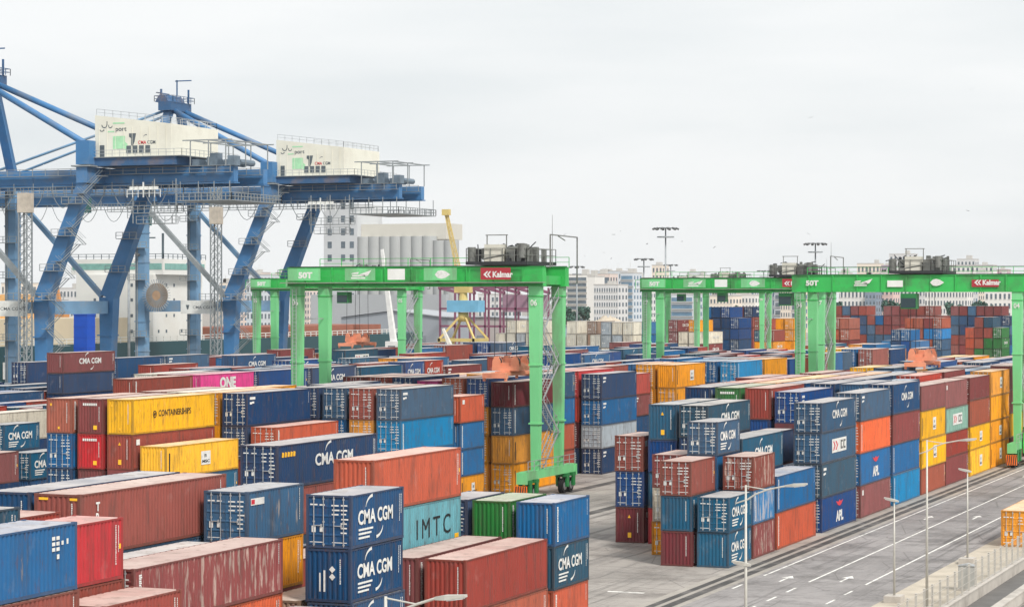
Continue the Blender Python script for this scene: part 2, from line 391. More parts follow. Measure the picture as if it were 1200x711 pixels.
# --- block A, past the cross lane
stack('A',0,164.3,20,['teal cma p','teal cma d'])
stack('A',0,170.8,20,['maroon w90','sky line w100','brown d w85'])
stack('A',0,177.6,40,['orange h line w40','blue h line'])
stack('A',0,191.9,40,['royal h d apl','dteal h d small w40','slate d logo','slate d cma'])
stack('A',0,205.9,40,['maroon h d box w40','blue h d apl','borange h d line','slate d small'])
stack('A',0,219.3,40,['cyan h d line','blue h d line','maroon h d','cma h d cma'])
stack('A',0,232.4,40,['rust p w50','yellow h p msc','yellow h p msc','maroon p w40'])
stack('A',0,244.8,40,['maroon h d','redbrown d w40','pgreen d logo','maroon h d box'])
stack('A',0,258.4,40,['yellow h d msc','yellow d msc','rust h d','maroon d'])
stack('A',0,271.2,40,['amber h d msc','amber d msc','amber h d','amber h d msc'])
stack('A',0,284.4,40,['maroon h d','yellow h','brown h','maroon h'])
stack('A',1,164.2,20,['dmaroon p line','teal p line','brown d'])
stack('A',1,170.8,20,['navy','blue','blue','slate cma d'])
stack('A',1,177.7,40,['navy h','navy h','teal h cma'])
stack('A',1,191.9,40,['navy','navy d'])
stack('A',2,170.8,20,['amber d','white d','maroon d'])
stack('A',2,177.6,40,['maroon h d','redor h d','navy h d','dteal cma d'])
stack('A',2,191.9,40,['navy','maroon','navy h'])
stack('A',2,206.3,40,['navy h d','navy h d','dmaroon tex p','royal h d small'])
stack('A',3,178.3,20,['red h p hapag','teal h p','royal p','teal h p box'])
stack('A',3,184.6,20,['navy h','brown h','navy','dteal h'])
stack('A',3,191.9,40,['brown','navy','brown'])
stack('A',3,206.3,40,['navy h d','brown h','royal h p line','redbrown h p line'])
stack('A',4,178.4,20,['dmaroon h p box','royal h d','brown h d box'])
stack('A',4,191.9,40,['navy','brown'])
stack('A',4,206.3,40,['brown h','navy h','navy h','green h p hapag'])
stack('A',5,206.3,40,['brown h','brown h','navy h','navy h p line'])
stack('A',6,206.3,40,['navy h','brown h','blue h'])
PA = ['maroon','maroon','brown','blue','navy','cma','slate','yellow','amber','rust','redbrown','orange','teal','royal']
stack('A',1,219.3,40,['navy h','brown h','royal h','steel h p']); stack('A',1,232.4,40,['navy h','brown h','maroon','steel h']); stack('A',1,244.8,40,['navy h','brown h','maroon h','redor h d'])
stack('A',2,219.3,40,['navy h','brown h','royal h','cma h d']); stack('A',2,232.4,40,['navy h','brown h','royal h','navy h d']); stack('A',2,244.8,40,['navy h','brown h','royal h','slate h d'])
stack('A',3,219.3,40,['navy h','brown h','royal h','cma h d']); stack('A',3,232.4,40,['navy h','brown h','royal h','redbrown h']); stack('A',3,244.8,40,['navy h','brown h','royal h','amber h'])
stack('A',4,219.3,40,['navy h','brown h','royal h','amber h']); stack('A',4,232.4,40,['navy h','brown h','royal h','yellow h']); stack('A',4,244.8,40,['navy h','brown h','royal h','maroon h d'])
stack('A',5,219.3,40,['navy h','brown h','royal h','orange h']); stack('A',5,232.4,40,['navy h','brown h','royal h','rust h'])
fill('A', range(1,7), [219.3,232.4,244.8,258.4,271.2,284.4,297.6,310.8,324.0,337.2], [4], PA, 11)
# --- block B
stack('B',4,164.6,40,['brown','teal','yellow msc p'])
stack('B',5,164.2,45,['brown h','maroon h p','brown h p box','yellow h ctn p'])
stack('B',6,164.2,40,['brown h','maroon h p','red h p hapag','maroon h p hapag'])
stack('B',7,164.0,40,['teal h d','cma h d','blue h d','rust h p line'])
stack('B',4,178.4,40,['maroon h','brown h','navy h d','navy h d small'])
stack('B',3,178.4,40,['brown h','navy h','orange h d line'])
stack('B',5,178.6,40,['brown h','navy h','amber h d','amber h d'])
stack('B',6,178.6,40,['brown h','navy h','maroon h','white h'])
stack('B',7,178.6,40,['brown h','navy h','maroon h','brown h p'])
stack('B',1,191.8,40,['amber h','blue h','cyan h d line','slate h d small'])
stack('B',2,192.0,40,['amber h','brown h','amber h d','brown h d box'])
stack('B',3,192.2,40,['blue h','navy h','blue h d','slate h d small'])
stack('B',4,192.2,40,['blue h','navy h','navy h d','navy h d'])
stack('B',1,205.6,20,['amber msc','blue line','blue line','orange box'])
stack('B',1,219.5,40,['amber h d msc','amber h p msc','slate h d line','dmaroon p line'])
stack('B',2,219.7,40,['amber h d','amber h d','amber h d','royal h d'])
stack('B',3,219.9,40,['brown h','navy h','blue h d','rust h d'])
stack('B',4,219.9,40,['brown h','navy h','blue h d','pink p'])
stack('B',5,219.9,40,['brown h','navy h','maroon h d','navy h d'])
stack('B',6,219.9,40,['brown h','navy h','maroon h d','brown h d'])
stack('B',1,246.2,40,['navy h d small','grey d','blue h d small w50','navy h d small'])
stack('B',2,246.4,40,['navy h d','dmaroon h d','redor h p','red h d'])
stack('B',3,246.4,40,['navy h d','maroon h d','redor h p','orange h'])
stack('B',1,273.7,40,['amber h d','amber h d','amber h d msc','amber h p msc'])
stack('B',2,273.7,40,['blue h d','blue h d','amber h d','amber h d'])
stack('B',3,260.0,40,['blue h d','blue h d','maroon h d','brown h d'])
stack('B',4,260.0,40,['blue h d','blue h d','maroon h d','slate d'])
stack('B',5,260.0,40,['blue h d','blue h d','maroon h d','steel h'])
stack('B',1,300.6,40,['blue h d','maroon d','teal h d','cyan h d line'])
stack('B',2,300.6,40,['blue h d','maroon d','teal h d','blue h d'])
stack('B',3,300.6,40,['blue h d','maroon d','teal h d','cyan h p'])
stack('B',1,314.0,40,['blue h d','maroon d','navy h d','amber h d'])
stack('B',2,314.0,40,['blue h d','maroon d','navy h d','brown h d'])
stack('B',3,314.0,40,['blue h d','maroon d','navy h d','dteal h p'])
stack('B',4,314.0,40,['blue h d','maroon d','navy h d','royal h d'])
stack('B',1,380.5,40,['blue h d','maroon d','navy h d','brown h d'])
stack('B',2,380.5,40,['blue h d','maroon d','navy h d','blue h d'])
stack('B',3,380.5,40,['blue h d','maroon d','navy h d','yellow h p box'])
stack('B',4,380.5,40,['blue h d','maroon d','navy h d','yellow h p'])
PB = ['navy','blue','maroon','brown','cma','amber','teal','royal','redor','slate','maroon','rust']
fill('B', range(5,8), [192.2,205.8,219.9], [4], PB, 21)
fill('B', range(2,8), [233.0,246.4,260.0], [4], PB, 22)
fill('B', range(3,8), [273.7,287.2], [4], PB, 23)
fill('B', range(1,8), [327.4,340.8,354.0,367.2,393.8,407.2,420.6], [3,4,4], PB, 24)
fill('B', range(4,8), [300.6,314.0], [4], PB, 25)
# --- block C
stack('C',1,173.0,40,['navy','maroon h'])
stack('C',1,187.0,20,['cma','teal cma d'])
stack('C',2,186.9,20,['cma','navy','teal cma d'])
stack('C',3,186.9,40,['navy h','navy h','white h'])
stack('C',4,186.9,20,['navy h','navy h','maroon h p box'])
stack('C',5,186.9,20,['navy h','navy h','red h p'])
stack('C',1,205.8,40,['blue h','maroon h','navy h','brown h p line'])
stack('C',1,219.4,40,['blue h','maroon h','navy h','pink h one'])
stack('C',1,232.8,40,['blue h','maroon h','teal h d','royal h d'])
stack('C',2,205.8,40,['blue h','maroon h','navy h d'])
stack('C',3,205.8,40,['blue h','maroon h','cyan h p'])
stack('C',2,219.4,40,['blue h','maroon h','navy h d','maroon h d'])
stack('C',3,219.4,40,['blue h','maroon h','navy h d','white h'])
stack('C',3,288.0,40,['blue h','maroon h','navy h d','steel h cma'])
stack('C',4,288.0,40,['blue h','maroon h','navy h d','amber h p'])
PC = ['navy','blue','cma','royal','maroon','brown','teal','navy','slate','redbrown']
fill('C', range(4,8), [219.4], [3], PC, 34)
fill('C', range(1,8), [219.4,232.8,246.2,259.6,273.0,286.4], [4,4,3], PC, 31)
fill('C', range(4,8), [192.0,205.8], [3], PC, 32)
fill('C', range(1,8), [300.0,313.4,326.8,340.2,353.6,367.0,380.4,393.8,407.2], [3,4,3], PC, 33)
# --- block D
stack('D',1,249.2,40,['brown','navy','navy','navy','maroon p cma'])
stack('D',1,294.3,40,['brown h','navy h','cma h p cma','cma h p cma'])
stack('D',1,330.0,40,['brown h','navy h','blue h d','dteal h p logo'])
fill('D', range(1,8), [206.0,219.4,232.8], [3], PC, 41)
fill('D', range(1,8), [262.6,276.0], [3,3,4], PC, 44)
fill('D', range(2,8), [249.2], [3], PC, 42)
fill('D', range(1,8), [289.4,302.8,316.2,329.6,343.0,356.4,369.8,383.2,396.6,410.0], [3,4,3], PC, 43)
# --- far yards: columns of container ends, right edge column px, distance, tiers
def far(block, px, depth, ncol, pal, tiers, seed, L=40, ends='d', pitch=2.56):
    rg = random.Random(seed); u0, v0 = UV(px, depth); prev = {}
    for k in range(ncol):
        n = tiers[k % len(tiers)] if isinstance(tiers, list) else tiers; its = []
        for t in range(n):
            c = prev[t] if t in prev and rg.random() < .3 else (its[-1].split()[0] if its and rg.random() < .25 else rg.choice(pal))
            prev[t] = c; its.append(c + ' h' + (' d' if rg.random() < .75 else '') + rg.choice(['', ' line', ' small', ' cma', ' w40']))
        stack(block, k, u0, L, its, v=v0 + pitch*k)
PF = ['maroon','brown','maroon','blue','cma','navy','maroon','steel','brown','navy','maroon','slate','brown','cma']
far('W', 1184, 690, 23, PF, [5,6,6,6,6,6,6,5], 51)
far('X', 1174, 640, 4, ['rust','orange','green','rust','brown','dteal'], [4,5,5,4], 52)
far('X2', 1104, 622, 5, ['rust','maroon','sky','slate','brown'], [5,5,5,5,4], 53)
far('Y', 1078, 600, 4, ['cma','royal','sky','blue'], [3,4,4,3], 54)
far('Z', 995, 610, 2, ['redor','pink','maroon','rust'], [5,5], 55)
far('Q', 866, 620, 4, ['cma','navy','royal','maroon','blue'], [5,6,6,6], 56)
far('Q2', 882, 640, 2, ['maroon','brown','navy'], [6,6], 57)
far('G', 930, 600, 3, ['amber','yellow','amber','amber'], [5,5,4], 58)
far('G2', 906, 590, 2, ['amber','teal','brown'], [4,5], 59)
far('V', 758, 520, 2, ['royal','blue','royal','maroon'], [5,5], 60)
far('V2', 742, 515, 4, ['white','white','white','grey'], [5,5,5,4], 61)
far('V3', 700, 530, 3, ['white','white','tan'], [5,4,5], 62)
far('V4', 640, 540, 6, ['white','white','white','grey'], [5,5,4,5,4,3], 63)
far('V5', 580, 540, 2, ['pgreen','redor','navy'], [3,3], 64)
far('V6', 830, 560, 4, ['white','white','maroon','amber'], [4,5,4,5], 65)
stack('R',0,187.0,40,['amber h d'],v=30.35)
#YARD-END

# containers that show in the photograph (largest in view), and those large enough to show their parts
SHOWN = [(2, 3), (6, 6), (10, 17), (20, 21), (23, 24), (26, 26), (28, 28), (31, 31), (35, 35), (38, 38), (41, 42), (45, 46), (49, 49), (53, 53), (56, 57), (59, 59), (63, 63), (68, 111), (114, 115), (118, 118), (121, 123), (126, 127), (130, 130), (134, 138), (142, 142), (148, 152), (158, 158), (162, 162), (169, 169), (177, 177), (181, 181), (185, 185), (189, 189), (193, 193), (197, 197), (205, 205), (209, 209), (217, 217), (225, 225), (277, 277), (333, 333), (345, 345), (365, 365), (393, 393), (397, 397), (423, 424), (427, 428), (430, 432), (434, 436), (439, 440), (443, 443), (447, 447), (451, 451), (455, 455), (458, 459), (462, 463), (466, 467), (471, 483), (487, 487), (491, 491), (495, 495), (499, 507), (514, 515), (518, 519), (523, 523), (531, 531), (535, 535), (539, 539), (547, 547), (563, 563), (567, 567), (595, 595), (599, 599), (607, 611), (617, 619), (627, 627), (703, 703), (731, 731), (735, 735), (739, 739), (743, 743), (747, 747), (754, 754), (761, 761), (813, 813), (887, 887), (895, 895), (957, 957), (991, 993), (996, 996), (999, 999), (1009, 1009), (1013, 1013), (1017, 1017), (1031, 1031), (1035, 1035), (1058, 1058), (1062, 1062), (1066, 1066), (1070, 1070), (1074, 1074), (1172, 1172), (1193, 1193), (1212, 1212), (1221, 1221), (1231, 1231), (1235, 1235), (1242, 1242), (1246, 1246), (1267, 1267), (1277, 1277), (1281, 1281), (1285, 1285), (1331, 1331), (1346, 1346), (1386, 1386), (1446, 1446), (1473, 1473), (1476, 1478), (1482, 1482), (1486, 1486), (1495, 1495), (1577, 1577), (1593, 1593), (1606, 1606), (1626, 1626), (1629, 1629), (1654, 1654), (1673, 1673), (1689, 1689), (1736, 1736), (1746, 1746), (1750, 1750), (1783, 1783), (1797, 1797), (1801, 1801), (1906, 1906), (1912, 1912), (1958, 1958), (2004, 2004), (2036, 2038), (2043, 2043), (2055, 2057), (2079, 2079), (2083, 2083), (2087, 2087), (2094, 2095), (2100, 2100), (2103, 2105), (2111, 2111), (2129, 2129), (2138, 2140), (2152, 2153), (2157, 2158), (2162, 2163), (2172, 2173), (2178, 2178), (2182, 2183), (2187, 2187), (2192, 2192), (2196, 2196), (2200, 2201), (2205, 2206), (2210, 2211), (2220, 2220), (2236, 2237), (2241, 2242), (2246, 2246), (2250, 2252)]
DETAIL = [(2, 3), (6, 6), (10, 17), (20, 21), (23, 24), (26, 26), (28, 28), (31, 31), (35, 35), (38, 38), (41, 42), (45, 46), (49, 49), (53, 53), (57, 57), (63, 63), (68, 111), (114, 115), (118, 118), (121, 123), (127, 127), (130, 130), (134, 134), (137, 138), (149, 152), (158, 158), (162, 162), (169, 169), (177, 177), (181, 181), (345, 345), (423, 424), (427, 428), (431, 432), (434, 436), (439, 440), (443, 443), (447, 447), (458, 459), (462, 463), (467, 467), (471, 479), (483, 483), (487, 487), (495, 495), (500, 503), (507, 507), (514, 515), (519, 519), (535, 535), (539, 539), (547, 547), (563, 563), (608, 611), (618, 619), (739, 739), (761, 761), (991, 991), (993, 993), (996, 996), (999, 999), (1009, 1009), (1013, 1013), (1017, 1017), (1058, 1058), (1062, 1062), (1066, 1066), (1070, 1070), (1074, 1074), (1193, 1193), (1231, 1231), (1235, 1235), (1267, 1267), (1477, 1478), (1482, 1482), (1486, 1486), (1495, 1495), (1577, 1577), (1593, 1593), (1606, 1606), (1736, 1736), (1746, 1746), (1750, 1750), (1797, 1797), (2153, 2153), (2158, 2158), (2163, 2163), (2201, 2201), (2205, 2206), (2220, 2220), (2237, 2237), (2242, 2242), (2251, 2252)]
# ------------------------------------------------------------------ lettering
_TEXT = {}
def text_mesh(body, size=1.0, bold=0.02, sx=1.0, shear=0.0, spacing=1.0, align='LEFT'):
    """flat lettering, returned as (verts in a plane, faces, width, height)"""
    key = (body, size, bold, sx, shear, spacing)
    if key not in _TEXT:
        cu = bpy.data.curves.new('text', 'FONT'); cu.body = body; cu.size = size; cu.offset = bold * size; cu.shear = shear
        cu.space_character = spacing; cu.resolution_u = 3; cu.fill_mode = 'FRONT'
        o = bpy.data.objects.new('text', cu); col.objects.link(o)
        bpy.context.view_layer.update()
        me = bpy.data.meshes.new_from_object(o.evaluated_get(bpy.context.evaluated_depsgraph_get()))
        vs = [(v.co.x * sx, v.co.y) for v in me.vertices]; fs = [tuple(p.vertices) for p in me.polygons]
        bpy.data.objects.remove(o); bpy.data.curves.remove(cu); bpy.data.meshes.remove(me)
        x0 = min(v[0] for v in vs); x1 = max(v[0] for v in vs); y0 = min(v[1] for v in vs); y1 = max(v[1] for v in vs)
        _TEXT[key] = ([(a - x0, b - y0) for a, b in vs], fs, x1 - x0, y1 - y0)
    return _TEXT[key]

class Flat:
    """flat marks on a plane: origin o, right r, up t"""
    def __init__(self, o, r, t): self.o, self.r, self.t = Vector(o), Vector(r), Vector(t); self.mb = MB()
    def pt(self, a, b): return self.o + self.r * a + self.t * b
    def text(self, body, x, y, size, fit=None, vertical=False, **kw):
        vs, fs, w, h = text_mesh(body, 1.0, **kw)
        k = size / h if h else size
        kx = k if fit is None else fit / w
        self.mb.add([self.pt(x + a*kx, y + b*k) for a, b in vs], fs); return self
    def rect(self, x0, x1, y0, y1):
        self.mb.add([self.pt(x0,y0), self.pt(x1,y0), self.pt(x1,y1), self.pt(x0,y1)], [(0,1,2,3)]); return self
    def poly(self, pts):
        self.mb.add([self.pt(*p) for p in pts], [tuple(range(len(pts)))]); return self
    def arc(self, cx, cy, r, a0, a1, w0, w1, n=10, sx=1.0):
        for i in range(n):
            b0 = R(a0 + (a1-a0)*i/n); b1 = R(a0 + (a1-a0)*(i+1)/n); u0 = (w0 + (w1-w0)*i/n)/2; u1 = (w0 + (w1-w0)*(i+1)/n)/2
            self.poly([(cx+sx*(r-u0)*math.cos(b0), cy+(r-u0)*math.sin(b0)), (cx+sx*(r+u0)*math.cos(b0), cy+(r+u0)*math.sin(b0)),
                       (cx+sx*(r+u1)*math.cos(b1), cy+(r+u1)*math.sin(b1)), (cx+sx*(r-u1)*math.cos(b1), cy+(r-u1)*math.sin(b1))])
        return self
    def mesh(self, name):
        m = bpy.data.meshes.new(name); m.from_pydata(self.mb.v, [], self.mb.f); return m

# ------------------------------------------------------------------ container meshes, shared by every copy of a size
_CM = {}
def corrugation(n, lo, hi, depth, w_out=0.32, w_in=0.32):
    """profile of a pressed panel: list of (along, depth)"""
    p = (hi - lo) / n; slope = (1 - w_out - w_in) / 2; out = []
    for i in range(n):
        a = lo + i*p
        out += [(a, 0.0), (a + p*w_out, 0.0), (a + p*(w_out+slope), -depth), (a + p*(w_out+slope+w_in), -depth)]
    out.append((hi, 0.0)); return out
def cmesh(kind_, L, h):
    key = (kind_, round(L,2), round(h,2))
    if key in _CM: return _CM[key]
    m = MB(); W2 = CW/2; slots = []
    if kind_ == 'frame':
        c = 0.16
        for x in (-1, 1):
            for y0, y1 in ((0, 0.15), (L-0.15, L)):
                m.box(min(x*W2, x*(W2-0.13)), max(x*W2, x*(W2-0.13)), y0, y1, 0.12, h-0.12)
                m.box(min(x*(W2+.004), x*(W2-0.17)), max(x*(W2+.004), x*(W2-0.17)), y0-.004 if y0 == 0 else y1-.18, .18 if y0 == 0 else y1+.004, 0.0, 0.118)
                m.box(min(x*(W2+.004), x*(W2-0.17)), max(x*(W2+.004), x*(W2-0.17)), y0-.004 if y0 == 0 else y1-.18, .18 if y0 == 0 else y1+.004, h-0.118, h+0.004)
            m.box(min(x*W2, x*(W2-0.06)), max(x*W2, x*(W2-0.06)), 0.182, L-0.182, 0.02, 0.16)
            m.box(min(x*W2, x*(W2-0.06)), max(x*W2, x*(W2-0.06)), 0.182, L-0.182, h-0.085, h-0.012)
        for y in (0, L-0.06):
            m.box(-W2+.172, W2-.172, y, y+.06, 0.02, 0.15); m.box(-W2+.172, W2-.172, y, y+.06, h-0.12, h-0.012)
        m.box(-W2+.061, W2-.061, .19, L-.19, 0.06, 0.15)
    elif kind_ == 'side':
        pr = corrugation(max(8, int(round((L-0.3)/0.279))), 0.15, L-0.15, 0.052, 0.30, 0.36)
        lo, hi = 0.15, h-0.08; vs = []
        for y, d in pr: vs += [(W2-0.012+d, y, lo), (W2-0.012+d, y, hi)]
        m.add(vs, [(2*i, 2*i+2, 2*i+3, 2*i+1) for i in range(len(pr)-1)])
    elif kind_ == 'end':
        pr = corrugation(8, -W2+0.13, W2-0.13, 0.055, 0.34, 0.34); lo, hi = 0.14, h-0.11; vs = []
        for x, d in pr: vs += [(x, 0.014-d, lo), (x, 0.014-d, hi)]
        m.add(vs, [(2*i, 2*i+1, 2*i+3, 2*i+2) for i in range(len(pr)-1)])
    elif kind_ == 'roof':
        pr = corrugation(max(10, int(L/0.52)), 0.06, L-0.06, 0.018, 0.55, 0.2); vs = []
        for y, d in pr: vs += [(-W2+0.05, y, h-0.014+d), (W2-0.05, y, h-0.014+d)]
        m.add(vs, [(2*i, 2*i+1, 2*i+3, 2*i+2) for i in range(len(pr)-1)])
    elif kind_ == 'doorleaf':                      # one leaf, hinged at the post: x 0.01..1.05
        lo, hi = 0.17, h-0.14; zs = [lo]; n = 5
        for i in range(n):
            a = lo + (hi-lo)*i/n; b = lo + (hi-lo)*(i+1)/n
            m.box(0.02, 1.06, 0.030, 0.050, a, b) if i % 1 else None
            m.add([(0.02,0.022,a),(1.06,0.022,a),(1.06,0.022,a+.05),(0.02,0.022,a+.05),(0.02,0.05,a+.10),(1.06,0.05,a+.10),(0.02,0.05,b-.05),(1.06,0.05,b-.05),(0.02,0.022,b),(1.06,0.022,b)],
                  [(0,1,2,3),(3,2,5,4),(4,5,7,6),(6,7,9,8)])
        m.box(0.0, 0.02, 0.018, 0.052, lo, hi); m.box(1.06, 1.08, 0.018, 0.052, lo, hi)
    elif kind_ == 'bar':
        m.tube((0,-0.012,0.10), (0,-0.012,h-0.06), 0.026, 6)
        for z in (0.20, h*0.5, h-0.2): m.box(-0.05, 0.05, -0.02, 0.022, z-0.04, z+0.04)
    elif kind_ == 'handle':
        m.box(-0.02, 0.40, -0.045, -0.02, 0, 0.04); m.box(0.36, 0.44, -0.04, 0.022, -0.05, 0.09)
    elif kind_ == 'solid':                         # whole container in one mesh for the ones too small to show parts
        a, b = cmesh('frame', L, h), None
        for kk in ('frame', 'side', 'sideL', 'end', 'endF', 'roof'):
            src = cmesh(kk, L, h); a0 = len(m.f); m.add([v.co for v in src.vertices], [tuple(p.vertices) for p in src.polygons])
            slots += [{'frame': 1, 'roof': 2}.get(kk, 0)] * (len(m.f) - a0)
    elif kind_ == 'gear':
        for bx in (-.80, -.28, .28, .80):
            src = cmesh('bar', L, h); m.add([(v.co.x + bx, v.co.y, v.co.z) for v in src.vertices], [tuple(p.vertices) for p in src.polygons])
        m.box(-.03, .03, -.004, .012, .16, h-.14)
    elif kind_ == 'sideL':
        src = cmesh('side', L, h); m.add([(-v.co.x, v.co.y, v.co.z) for v in src.vertices], [tuple(p.vertices) for p in src.polygons])
    elif kind_ == 'endF':
        src = cmesh('end', L, h); m.add([(v.co.x, L - v.co.y, v.co.z) for v in src.vertices], [tuple(p.vertices) for p in src.polygons])
    me = bpy.data.meshes.new('container_' + kind_); me.from_pydata(m.v, [], m.f)
    if kind_ in ('frame', 'bar', 'handle', 'gear'):
        bm = bmesh.new(); bm.from_mesh(me); bmesh.ops.recalc_face_normals(bm, faces=bm.faces); bm.to_mesh(me); bm.free()
    if slots:
        for q_ in (PAINT, FRAMEP, ROOF): me.materials.append(q_)
        me.polygons.foreach_set('material_index', slots)
    _CM[key] = me; return me

def side_flat(L, h): return Flat((CW/2 + 0.004, 0, 0), (0,1,0), (0,0,1))
def end_flat(L, h): return Flat((-CW/2, -0.006, 0), (1,0,0), (0,0,1))
def code_column(F, x, y0, y1, w=0.07, rg=random):
    """a column of small characters, too small to read"""
    y = y0
    while y < y1:
        s = rg.uniform(0.06, 0.11); F.rect(x, x + w*rg.uniform(.7, 1), y, y + s*0.75); y += s
_MK = {}
def markings(mark, L, h, which):
    """(mesh, material) lists for the side or the end of a container"""
    key = (mark, round(L,2), round(h,2), which)
    if key in _MK: return _MK[key]
    out = []; rg = random.Random(str(key)); F = side_flat(L, h) if which == 'side' else end_flat(L, h)
    def done(F, m_, nm): out.append((F.mesh(nm), m_, nm))
    if which == 'side':
        if mark in ('cma', 'cma45'):
            big = L < 7
            w = 4.0 if big else 5.2; s = 0.72 if big else 0.74; x = 0.75 if big else (L*0.42 if mark == 'cma' else L*0.36); y = h*0.42
            if mark == 'cma' and not big: x = L*0.30
            F.text('CMA', x, y, s, fit=w*0.50, bold=0.03); F.text('CGM', x + w*0.55, y, s, fit=w*0.45, bold=0.03)
            F.arc(x + w*0.43, y + s + 0.02, 0.62, 170, 95, 0.03, 0.16, sx=1.4); F.arc(x + w*0.50, y - 0.12, 0.60, -85, -10, 0.16, 0.03, sx=1.4)
            if big:
                for i in range(3): F.rect(x + 0.05, x + 1.7 - .2*i, y - 0.28 - 0.2*i, y - 0.18 - 0.2*i)
            code_column(F, L - 0.55, h*0.35, h*0.88, 0.06, rg); code_column(F, L - 0.36, h*0.5, h*0.88, 0.09, rg)
            done(F, WHITE_MARK, 'lettering')
            if mark == 'cma45':
                G = side_flat(L, h); [G.poly([(.55+.36*k, h*.72), (.82+.36*k, h*.72), (.86+.36*k, h*.82), (.60+.36*k, h*.84)]) for k in range(5)]; done(G, YEL_MARK, 'size_marking')
        elif mark == 'apl':
            F.text('APL', L*0.40, h*0.18, 0.95, fit=2.6, bold=0.05); done(F, WHITE_MARK, 'lettering')
            G = side_flat(L, h)
            G.poly([(L*.40, h*.80), (L*.47, h*.76), (L*.505, h*.82), (L*.54, h*.76), (L*.61, h*.80), (L*.56, h*.68), (L*.525, h*.64), (L*.49, h*.64), (L*.45, h*.68)])
            done(G, RED_MARK, 'eagle_emblem')
        elif mark == 'one':
            F.text('ONE', L*0.36, h*0.42, 1.30, fit=3.6, bold=0.05); done(F, WHITE_MARK, 'lettering')
        elif mark == 'imtc':
            F.text('IMTC', L*0.47, h*0.30, 1.15, fit=4.9, bold=0.0, spacing=1.4); done(F, BLACK_MARK, 'lettering')
            G = side_flat(L, h); G.rect(L-.95, L-.35, .35, .75); done(G, YEL_MARK, 'sticker')
        elif mark == 'tri':
            for i, ch in enumerate('TRI'): F.text(ch, 1.35, h*0.70 - i*0.50, 0.42, fit=0.34, bold=0.04)
            code_column(F, L-.62, h*.12, h*.9, .07, rg); done(F, WHITE_MARK, 'lettering')
            G = side_flat(L, h); G.rect(L-.40, L-.18, h*.44, h*.54); G.rect(L-.40, L-.18, h*.18, h*.30); done(G, YEL_MARK, 'sticker')
        elif mark == 'ctn':
            F.text('CONTAINERSHIPS', L*0.30, h*0.46, 0.52, fit=5.4, bold=0.012); F.arc(L*.255, h*.53, .26, 0, 360, .09, .09, 14); F.arc(L*.255, h*.53, .07, 0, 360, .12, .12, 10); done(F, BLACK_MARK, 'lettering')
        elif mark == 'msc':
            F.rect(L*.47, L*.60, h*.28, h*.72); done(F, WHITE_MARK, 'logo_panel')
            G = Flat((CW/2 + 0.009, 0, 0), (0,1,0), (0,0,1)); G.text('m', L*.515, h*.52, .26, bold=.03); G.text('MSC', L*.485, h*.34, .26, fit=1.25, bold=.04); done(G, BLACK_MARK, 'lettering')
            K = side_flat(L, h); K.rect(.42, .62, h*.15, h*.78); done(K, BLACK_MARK, 'code_strip')
        elif mark in ('line', 'small', 'box', 'sq'):
            if mark == 'line': code_column(F, 0.42, h*0.10, h*0.88, 0.26, rg)
            elif mark == 'small': F.rect(.5, 1.5, h*.80, h*.88); F.rect(.5, .9, h*.66, h*.73); F.rect(.9, 1.3, h*.68, h*.74)
            else: F.rect(.55, 1.1, h*.70, h*.86)
            code_column(F, L-.45, h*.55, h*.9, .06, rg); done(F, WHITE_MARK, 'lettering')
        elif mark == 'lineR':
            code_column(F, L-.62, h*.25, h*.88, .08, rg); code_column(F, L-.40, h*.45, h*.88, .06, rg); done(F, WHITE_MARK, 'lettering')
            G = side_flat(L, h); G.rect(L-.34, L-.2, h*.5, h*.58); done(G, YEL_MARK, 'sticker')
        elif mark == 'logo':
            F.rect(L*.30, L*.72, h*.28, h*.74); done(F, WHITE_MARK, 'logo_panel')
            G = Flat((CW/2 + 0.009, 0, 0), (0,1,0), (0,0,1))
            for k in range(2): G.poly([(L*(.33+.07*k), h*.36), (L*(.36+.07*k), h*.36), (L*(.40+.07*k), h*.51), (L*(.36+.07*k), h*.66), (L*(.33+.07*k), h*.66), (L*(.37+.07*k), h*.51)])
            done(G, RED_MARK, 'logo_sign')
            K = Flat((CW/2 + 0.009, 0, 0), (0,1,0), (0,0,1))
            for k in range(2): K.rect(L*(.55+.08*k), L*(.575+.08*k), h*.36, h*.66).rect(L*(.58+.08*k), L*(.61+.08*k), h*.36, h*.43).rect(L*(.58+.08*k), L*(.61+.08*k), h*.59, h*.66)
            done(K, BLACK_MARK, 'logo_sign')
        elif mark == 'badge':
            F.rect(.35, 1.75, h*.73, h*.86); code_column(F, L-.5, h*.3, h*.9, .06, rg); done(F, WHITE_MARK, 'logo_panel')
            G = Flat((CW/2 + 0.009, 0, 0), (0,1,0), (0,0,1)); G.rect(.40, .75, h*.75, h*.84); done(G, RED_MARK, 'logo_sign')
        elif mark == 'dots':
            for i in range(2):
                for j in range(3): F.rect(L-1.75+i*.30, L-1.53+i*.30, h*.62+j*.21, h*.62+j*.21+.14)
            F.rect(L-1.42, L-1.25, h*.50, h*.57); F.rect(L-1.1, L-.95, h*.70, h*.76); F.rect(L-.75, L-.62, h*.70, h*.78); done(F, WHITE_MARK, 'lettering')
    else:
